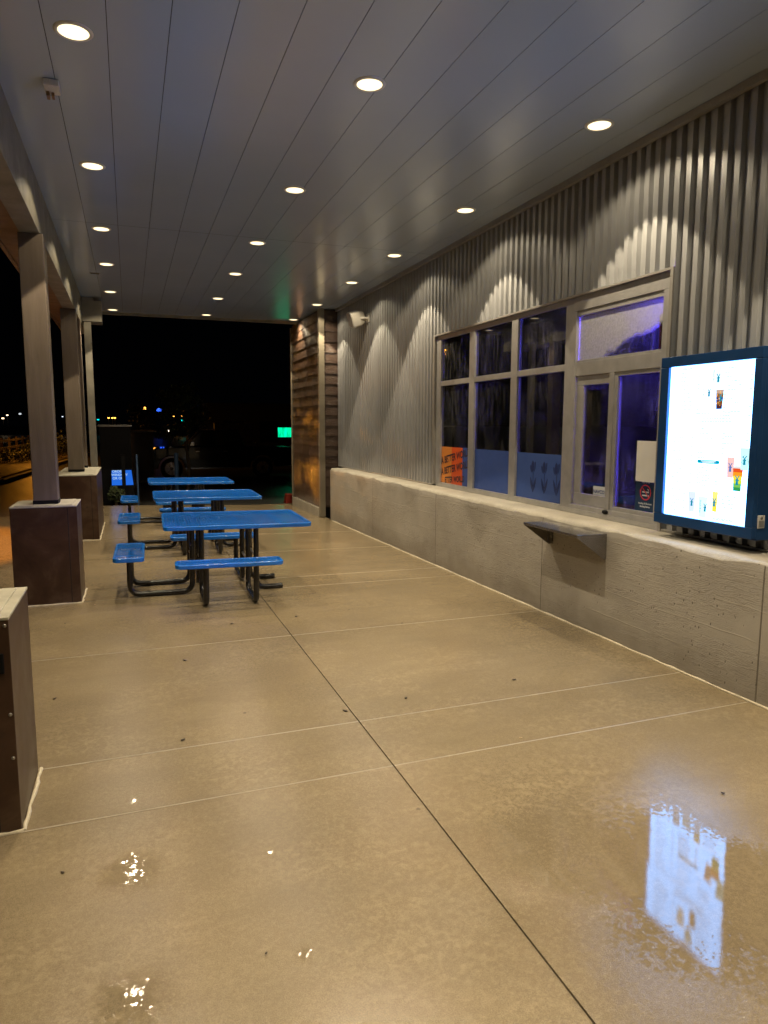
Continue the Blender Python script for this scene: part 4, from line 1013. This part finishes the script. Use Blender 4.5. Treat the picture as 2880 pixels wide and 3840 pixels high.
o_ = [q for q in bpy.data.objects if q.name.startswith('street_lamp') and abs(q.location.x + 11.3) < .01][0]
L = bpy.data.lights.new('fence_light', 'SPOT'); L.energy = 2200; L.color = SODIUM; L.spot_size = R_(84); L.spot_blend = .6; L.shadow_soft_size = .15
o = bpy.data.objects.new('fence_light', L); col.objects.link(o); o.parent = o_; v = Vector((-6.0, 40.5, 0)) - Vector((-11.3, 41.4, 6.2)); o.rotation_euler = v.to_track_quat('-Z', 'Y').to_euler(); o.location = Vector((-11.3, 41.4, 6.2)) - origin(o_)
t = lamp_post(-4.0, 12.4, 7.2, SODIUM, 20, 'shielded sodium lamp over the verge, left of the patio', r=.16)
L = bpy.data.lights.new('verge_light', 'SPOT'); L.energy = 5200; L.color = SODIUM; L.spot_size = R_(46); L.spot_blend = .25; L.shadow_soft_size = .1
o = bpy.data.objects.new('verge_light', L); col.objects.link(o); o.parent = t; o.location = Vector((-4.0, 11.9, 6.9)) - origin(t)

def leaves(mb, c, rad, n, size, rr, sc=(1, 1, 1)):
    for i in range(n):
        while True:
            p = Vector((rr.uniform(-1, 1), rr.uniform(-1, 1), rr.uniform(-1, 1)))
            if .25 < p.length < 1: break
        p = Vector(c) + Vector((p.x * rad * sc[0], p.y * rad * sc[1], p.z * rad * sc[2]))
        u = Vector((rr.gauss(0, 1), rr.gauss(0, 1), rr.gauss(0, 1))).normalized(); v = u.orthogonal().normalized(); s = size * rr.uniform(.6, 1.3)
        mb.add([p - u * s, p + v * s * .45, p + u * s, p - v * s * .45], [(0, 1, 2, 3)])
def tree(x, y, h, tw, cr, lab, seed, n=1500):
    rr = random.Random(seed); zb = gz(x, y) - .03
    t = thing('tree', lab, 'tree', (x, y, zb))
    mb = MB(); top = h * .45
    mb.tube([(x, y, zb), (x + .05, y, zb + top * .5), (x - .03, y, zb + top)], [tw, tw * .8, tw * .6], 8)
    for i in range(7):
        a = rr.uniform(0, 6.28); L_ = cr * rr.uniform(.6, .95); zz = zb + top * rr.uniform(.7, 1.0)
        mb.tube([(x, y, zz), (x + math.cos(a) * L_ * .5, y + math.sin(a) * L_ * .5, zz + L_ * .55), (x + math.cos(a) * L_, y + math.sin(a) * L_, zz + L_ * .9)], [tw * .45, tw * .3, tw * .12], 6)
    part('trunk', mb, M_bark, t)
    mb = MB()
    for i in range(16):
        a = rr.uniform(0, 6.28); q = rr.uniform(.1, .85) * cr; c = (x + q * math.cos(a), y + q * math.sin(a), zb + h * rr.uniform(.45, .9))
        leaves(mb, c, cr * rr.uniform(.28, .42), n // 16, .07, rr)
    part('crown', mb, M_leafd, t); return t
def bush(x, y, rx, h, lab, seed, n=900, size=.05, mat=None):
    rr = random.Random(seed); zb = gz(x, y) + .0; t = thing('bush', lab, 'bush', (x, y, zb)); mb = MB()
    for i in range(6): a = rr.uniform(0, 6.28); mb.tube([(x, y, zb - .05), (x + math.cos(a) * rx * .6, y + math.sin(a) * rx * .5, zb + h * .7)], [.02, .008], 5)
    part('stem', mb, M_bark, t); mb = MB()
    for i in range(9): leaves(mb, (x + rr.uniform(-.55, .55) * rx, y + rr.uniform(-.5, .5) * rx, zb + h * rr.uniform(.3, .75)), rx * .5, n // 9, size, rr, (1, 1, min(1.2, h / rx * .7)))
    part('foliage', mb, mat or M_leafd, t)
tree(1.55, 21, 3.3, .06, .85, 'slim dark young tree behind the picnic tables', 4)
tree(.55, 34, 3.2, .10, 1.1, 'far round tree lit orange beyond the pale wall', 9, 1200)
bush(-6.0, 37.5, .9, .75, 'low round bush before the rail fence, farthest left', 1); bush(-5.2, 38.0, .9, .9, 'round bush before the rail fence, left of the nearest post', 2)
bush(-4.75, 41.0, .9, 1.25, 'taller bush at the right end of the rail fence', 3); bush(-3.9, 43.0, 1.2, 1.9, 'tall dark bush seen between the two timber posts', 6, 1500)
bush(-.36, 17.15, .20, .52, 'small leafy shrub before the blue order sign', 8, 800, .03)
# rail fence
t = thing('rail_fence', 'three-rail fence lit orange along the far side of the road', 'fence', (-6.3, 45, -.3))
for k in range(10):
    x = -6.3 + k * .02; y = 36 + k * 2.45; mb = MB(); mb.box(x - .06, x + .06, y - .06, y + .06, -.4, .98); part('fence_post', mb, M_bark, t, .01)
for z in (.03, .44, .83):
    for k in range(9):
        mb = MB(); y = 36 + k * 2.45; mb.box(-6.23 + k * .02, -6.19 + k * .02, y + .03, y + 2.42, z - .06, z + .06); part('rail', mb, M_rail, t, .008)
# order cabinet, sign, posts
t = thing('order_cabinet', 'tall black drive-through order cabinet standing beyond the patio end', 'cabinet', (-.31, 17.6, -.16))
mb = MB(); mb.box(-.66, .03, 17.55, 18.0, -.16, 1.66); part('body', mb, M_black, t, .01)
mb = MB(); mb.box(-.69, .06, 17.52, 18.03, 1.661, 1.70); part('top_cap', mb, M_galv, t, .005)
t = thing('order_sign', 'glowing blue order sign behind a black post beyond the patio end', 'sign', (-.2, 17.4, 0))
def fronttext(s, x, z, size, y, mat, par):
    cu = bpy.data.curves.new('t', 'FONT'); cu.body = s; cu.size = size; cu.offset = .002; cu.align_x = 'CENTER'; ob = bpy.data.objects.new('t', cu); col.objects.link(ob)
    dg = bpy.context.evaluated_depsgraph_get(); dg.update(); me = bpy.data.meshes.new_from_object(ob.evaluated_get(dg)); bpy.data.objects.remove(ob); o0 = origin(par)
    for v in me.vertices: v.co = Vector((x + v.co.x, y, z + v.co.y)) - o0
    me.materials.clear(); me.materials.append(mat); o = bpy.data.objects.new('lettering', me); col.objects.link(o); o.parent = par
mb = MB(); mb.box(-.44, .06, 17.40, 17.44, -.1, .68); part('panel', mb, M_black, t, .004)
mb = MB(); mb.prism([(-.43, .30), (.045, .30), (.01, .65), (-.425, .65)], lambda a, b: (a, 17.398, b), lambda a, b: (a, 17.396, b)); part('face', mb, emis('order_blue', (.02, .17, .85), .75), t)
M_ow = emis('order_white', (.45, .7, 1), .8)
fronttext('ORDER', -.29, .600, .075, 17.394, M_ow, t); fronttext('WINDOW', -.255, .520, .075, 17.394, M_ow, t); fronttext('OR ON', -.285, .440, .075, 17.394, M_ow, t)
t = thing('steel_post', 'thin black post in front of the blue order sign', 'post', (-.16, 17.3, -.15)); mb = MB(); mb.box(-.205, -.12, 17.25, 17.33, -.16, 1.0); part('shaft', mb, M_black, t, .004); mb = MB(); mb.box(-.22, -.105, 17.235, 17.345, 1.001, 1.02); part('cap', mb, M_black, t)
M_bluepost = simple('blue_grey_post', (.05, .10, .20), .4)
for x, y, h, r, lab in ((.137, 17.0, 1.02, .022, 'thin blue-grey post right of the order cabinet'), (1.125, 19.0, .95, .055, 'thick blue-grey bollard behind the farthest table')):
    t = thing('bollard', lab, 'bollard', (x, y, -.16)); mb = MB(); mb.tube([(x, y, -.18), (x, y, h)], r, 14); part('shaft', mb, M_bluepost, t)
    mb = MB(); mb.blob((x, y, h), r * 1.02, 2, 0, (1, 1, .6)); part('cap', mb, M_bluepost, t)
# pale lit wall, stone wall, building
t = thing('boundary_wall', 'pale stucco enclosure wall lit orange beyond the order cabinet', 'wall', (.4, 24, -.3))
mb = MB(); mb.box(.03, .17, 24.0, 26.0, -.35, 1.46); mb.box(.171, .78, 25.9, 26.0, -.35, 1.46); part('panel', mb, simple('pale_stucco', (.45, .38, .26), .7, 0, .1, 8, .3), t)
mb = MB(); mb.box(.0, .82, 23.95, 26.05, 1.461, 1.52); part('coping', mb, M_kerb, t, .01)
t = thing('stone_wall', 'low pale stone wall beyond the pickup truck', 'wall', (5, 40, -.3)); mb = MB(); rr = random.Random(1)
for r_ in range(6):
    x = 3.6
    while x < 6.3:
        wd = rr.uniform(.3, .6); zt = -.34 + r_ * .36; mb.box(x, x + wd - .02, 40 + rr.uniform(0, .03), 40.35, zt, zt + .345) if (zt + .34 < 1.5 or x > 4.2) else None; x += wd
part('masonry', mb, simple('pale_stone', (.30, .28, .25), .7, 0, .3, 6, .4), t, .01)
t = thing('flat_roof_building', 'dark flat-roofed building far beyond the parking lot', 'building', (11, 60, -.4))
mb = MB(); mb.box(6.2, 16, 60, 68, -.4, 3.3); part('wall', mb, simple('tan_stucco', (.05, .045, .04), .8), t)
mb = MB(); mb.box(6.1, 16.1, 59.9, 68.1, 3.301, 3.5); part('parapet', mb, M_asphalt, t, .02)
for x in (7.5, 10.5):
    mb = MB(); mb.box(x, x + 1.6, 59.96, 59.998, .2, 2.0); part('window', mb, M_black, t)
# green lit sign
t = thing('lit_sign', 'green glowing sign panel at the corner of the brown siding', 'sign', (6.5, 30, -.35))
mb = MB(); mb.box(6.00, 7.12, 30.02, 30.14, 1.145, 1.625); part('box', mb, M_black, t, .01)
tg = NT('green_panel'); e = tg.n("ShaderNodeEmission"); nz = tg.noise(5, 4, .6, vec=tg.map((1, 1, .25)))
e.inputs[0].default_value = (.0, 1.0, .42, 1); tg.l(tg.mr(nz, .35, .62, .25, 1.5), e.inputs[1]); tg.l(e.outputs[0], tg.out.inputs[0]); tg.t.nodes.remove(tg.b)
mb = MB(); mb.box(6.04, 7.08, 30.012, 30.019, 1.18, 1.59); part('panel', mb, tg.m, t)
mb = MB(); mb.tube([(6.9, 30.07, -.4), (6.9, 30.07, 1.144)], .04, 8); part('pole', mb, M_black, t)
t = thing('traffic_cone', 'small red marker block at the foot of the brown siding', 'marker', (3.52, 16.3, -.08))
mb = MB(); mb.prism([(3.40, -.14), (3.66, -.14), (3.62, .09), (3.44, .09)], lambda a, b: (a, 16.15, b), lambda a, b: (a, 16.4, b)); part('block', mb, simple('red_paint', (.20, .02, .01), .4), t, .02)
t['category'] = 'marker'; t.name = 'kerb_marker'
# pickup truck side on
tr = thing('pickup_truck', 'black crew-cab pickup truck parked side-on in the dark beyond the tables', 'truck', (3.1, 28, -.34))
M_tr = simple('black_car_paint', (.008, .008, .010), .18, .2, .1, 5, 0, .6); M_tg = simple('car_glass', (.01, .012, .015), .08); M_chr = simple('chrome', (.6, .6, .62), .12, 1); M_ty = simple('tyre_rubber', (.012, .012, .012), .7)
x0 = .42; g0 = -.33
def TX_(pts, y0, y1): 
    m_ = MB(); m_.prism([(x0 + a, g0 + b) for a, b in pts], lambda a, b: (a, y0, b), lambda a, b: (a, y1, b)); return m_
body = [(.02, .52), (.0, .85), (.10, 1.08), (.55, 1.16), (1.45, 1.20), (1.55, 1.22), (3.75, 1.22), (3.78, 1.20), (5.60, 1.18), (5.66, .62), (5.55, .48)]
def arch(cx, r): return [(cx + r * math.cos(R_(a)), .40 + r * math.sin(R_(a))) for a in range(0, 181, 20)]
bd = [(5.55, .45)] + [p for p in arch(4.42, .48)] + [p for p in arch(1.02, .48)] + [(.05, .45)] + body[:-1]
part('body', TX_(bd, 27.1, 28.9), M_tr, tr, .03)
part('cab', TX_([(1.50, 1.222), (2.10, 1.80), (3.50, 1.85), (3.76, 1.222)], 27.2, 28.8), M_tr, tr, .04)
m_ = TX_([(1.72, 1.26), (2.16, 1.72), (2.66, 1.76), (2.66, 1.26)], 27.185, 27.199); part('side_window', m_, M_tg, tr)
m_ = TX_([(2.74, 1.26), (2.74, 1.76), (3.44, 1.78), (3.62, 1.26)], 27.185, 27.199); part('side_window', m_, M_tg, tr)
for cx in (1.02, 4.42):
    m_ = MB(); c = (x0 + cx, 27.2, g0 + .40); m_.lathe([(.26, -.10), (.37, -.10), (.40, -.06), (.40, .10), (.26, .12)], c, 28, 'y'); wh = part('wheel', m_, M_ty, tr)
    m_ = MB()
    for k in range(8):
        a = 2 * math.pi * k / 8; b = a + .16
        m_.bar((c[0] + .05 * math.cos(a), 27.105, c[2] + .05 * math.sin(a)), (c[0] + .25 * math.cos(a), 27.11, c[2] + .25 * math.sin(a)), .03, .045, (0, 1, 0))
    m_.lathe([(.24, -.085), (.265, -.10), (.265, -.05)], c, 28, 'y'); m_.lathe([(.0001, -.11), (.06, -.10), (.065, -.05)], c, 16, 'y'); part('rim', m_, M_chr, wh)
m_ = MB(); m_.box(x0 - .01, x0 + .22, 27.08, 27.099, g0 + .86, g0 + 1.02); part('headlight', m_, M_chr, tr, .01)
m_ = MB(); m_.box(x0 + 1.9, x0 + 2.05, 27.06, 27.099, g0 + 1.02, g0 + 1.06); m_.box(x0 + 2.9, x0 + 3.1, 27.06, 27.099, g0 + 1.02, g0 + 1.06); part('door_handle', m_, M_chr, tr, .005)
m_ = MB(); m_.box(x0 + 1.62, x0 + 1.85, 26.93, 27.09, g0 + 1.24, g0 + 1.42); part('wing_mirror', m_, M_chr, tr, .02)
m_ = MB(); m_.box(x0 - .08, x0 + .12, 27.15, 28.85, g0 + .45, g0 + .68); m_.box(x0 + 5.6, x0 + 5.72, 27.15, 28.85, g0 + .48, g0 + .66); part('bumper', m_, M_chr, tr, .02)
m_ = MB(); m_.box(x0 + 1.5, x0 + 3.9, 27.0, 27.09, g0 + .38, g0 + .44); part('side_step', m_, M_chr, tr, .01)
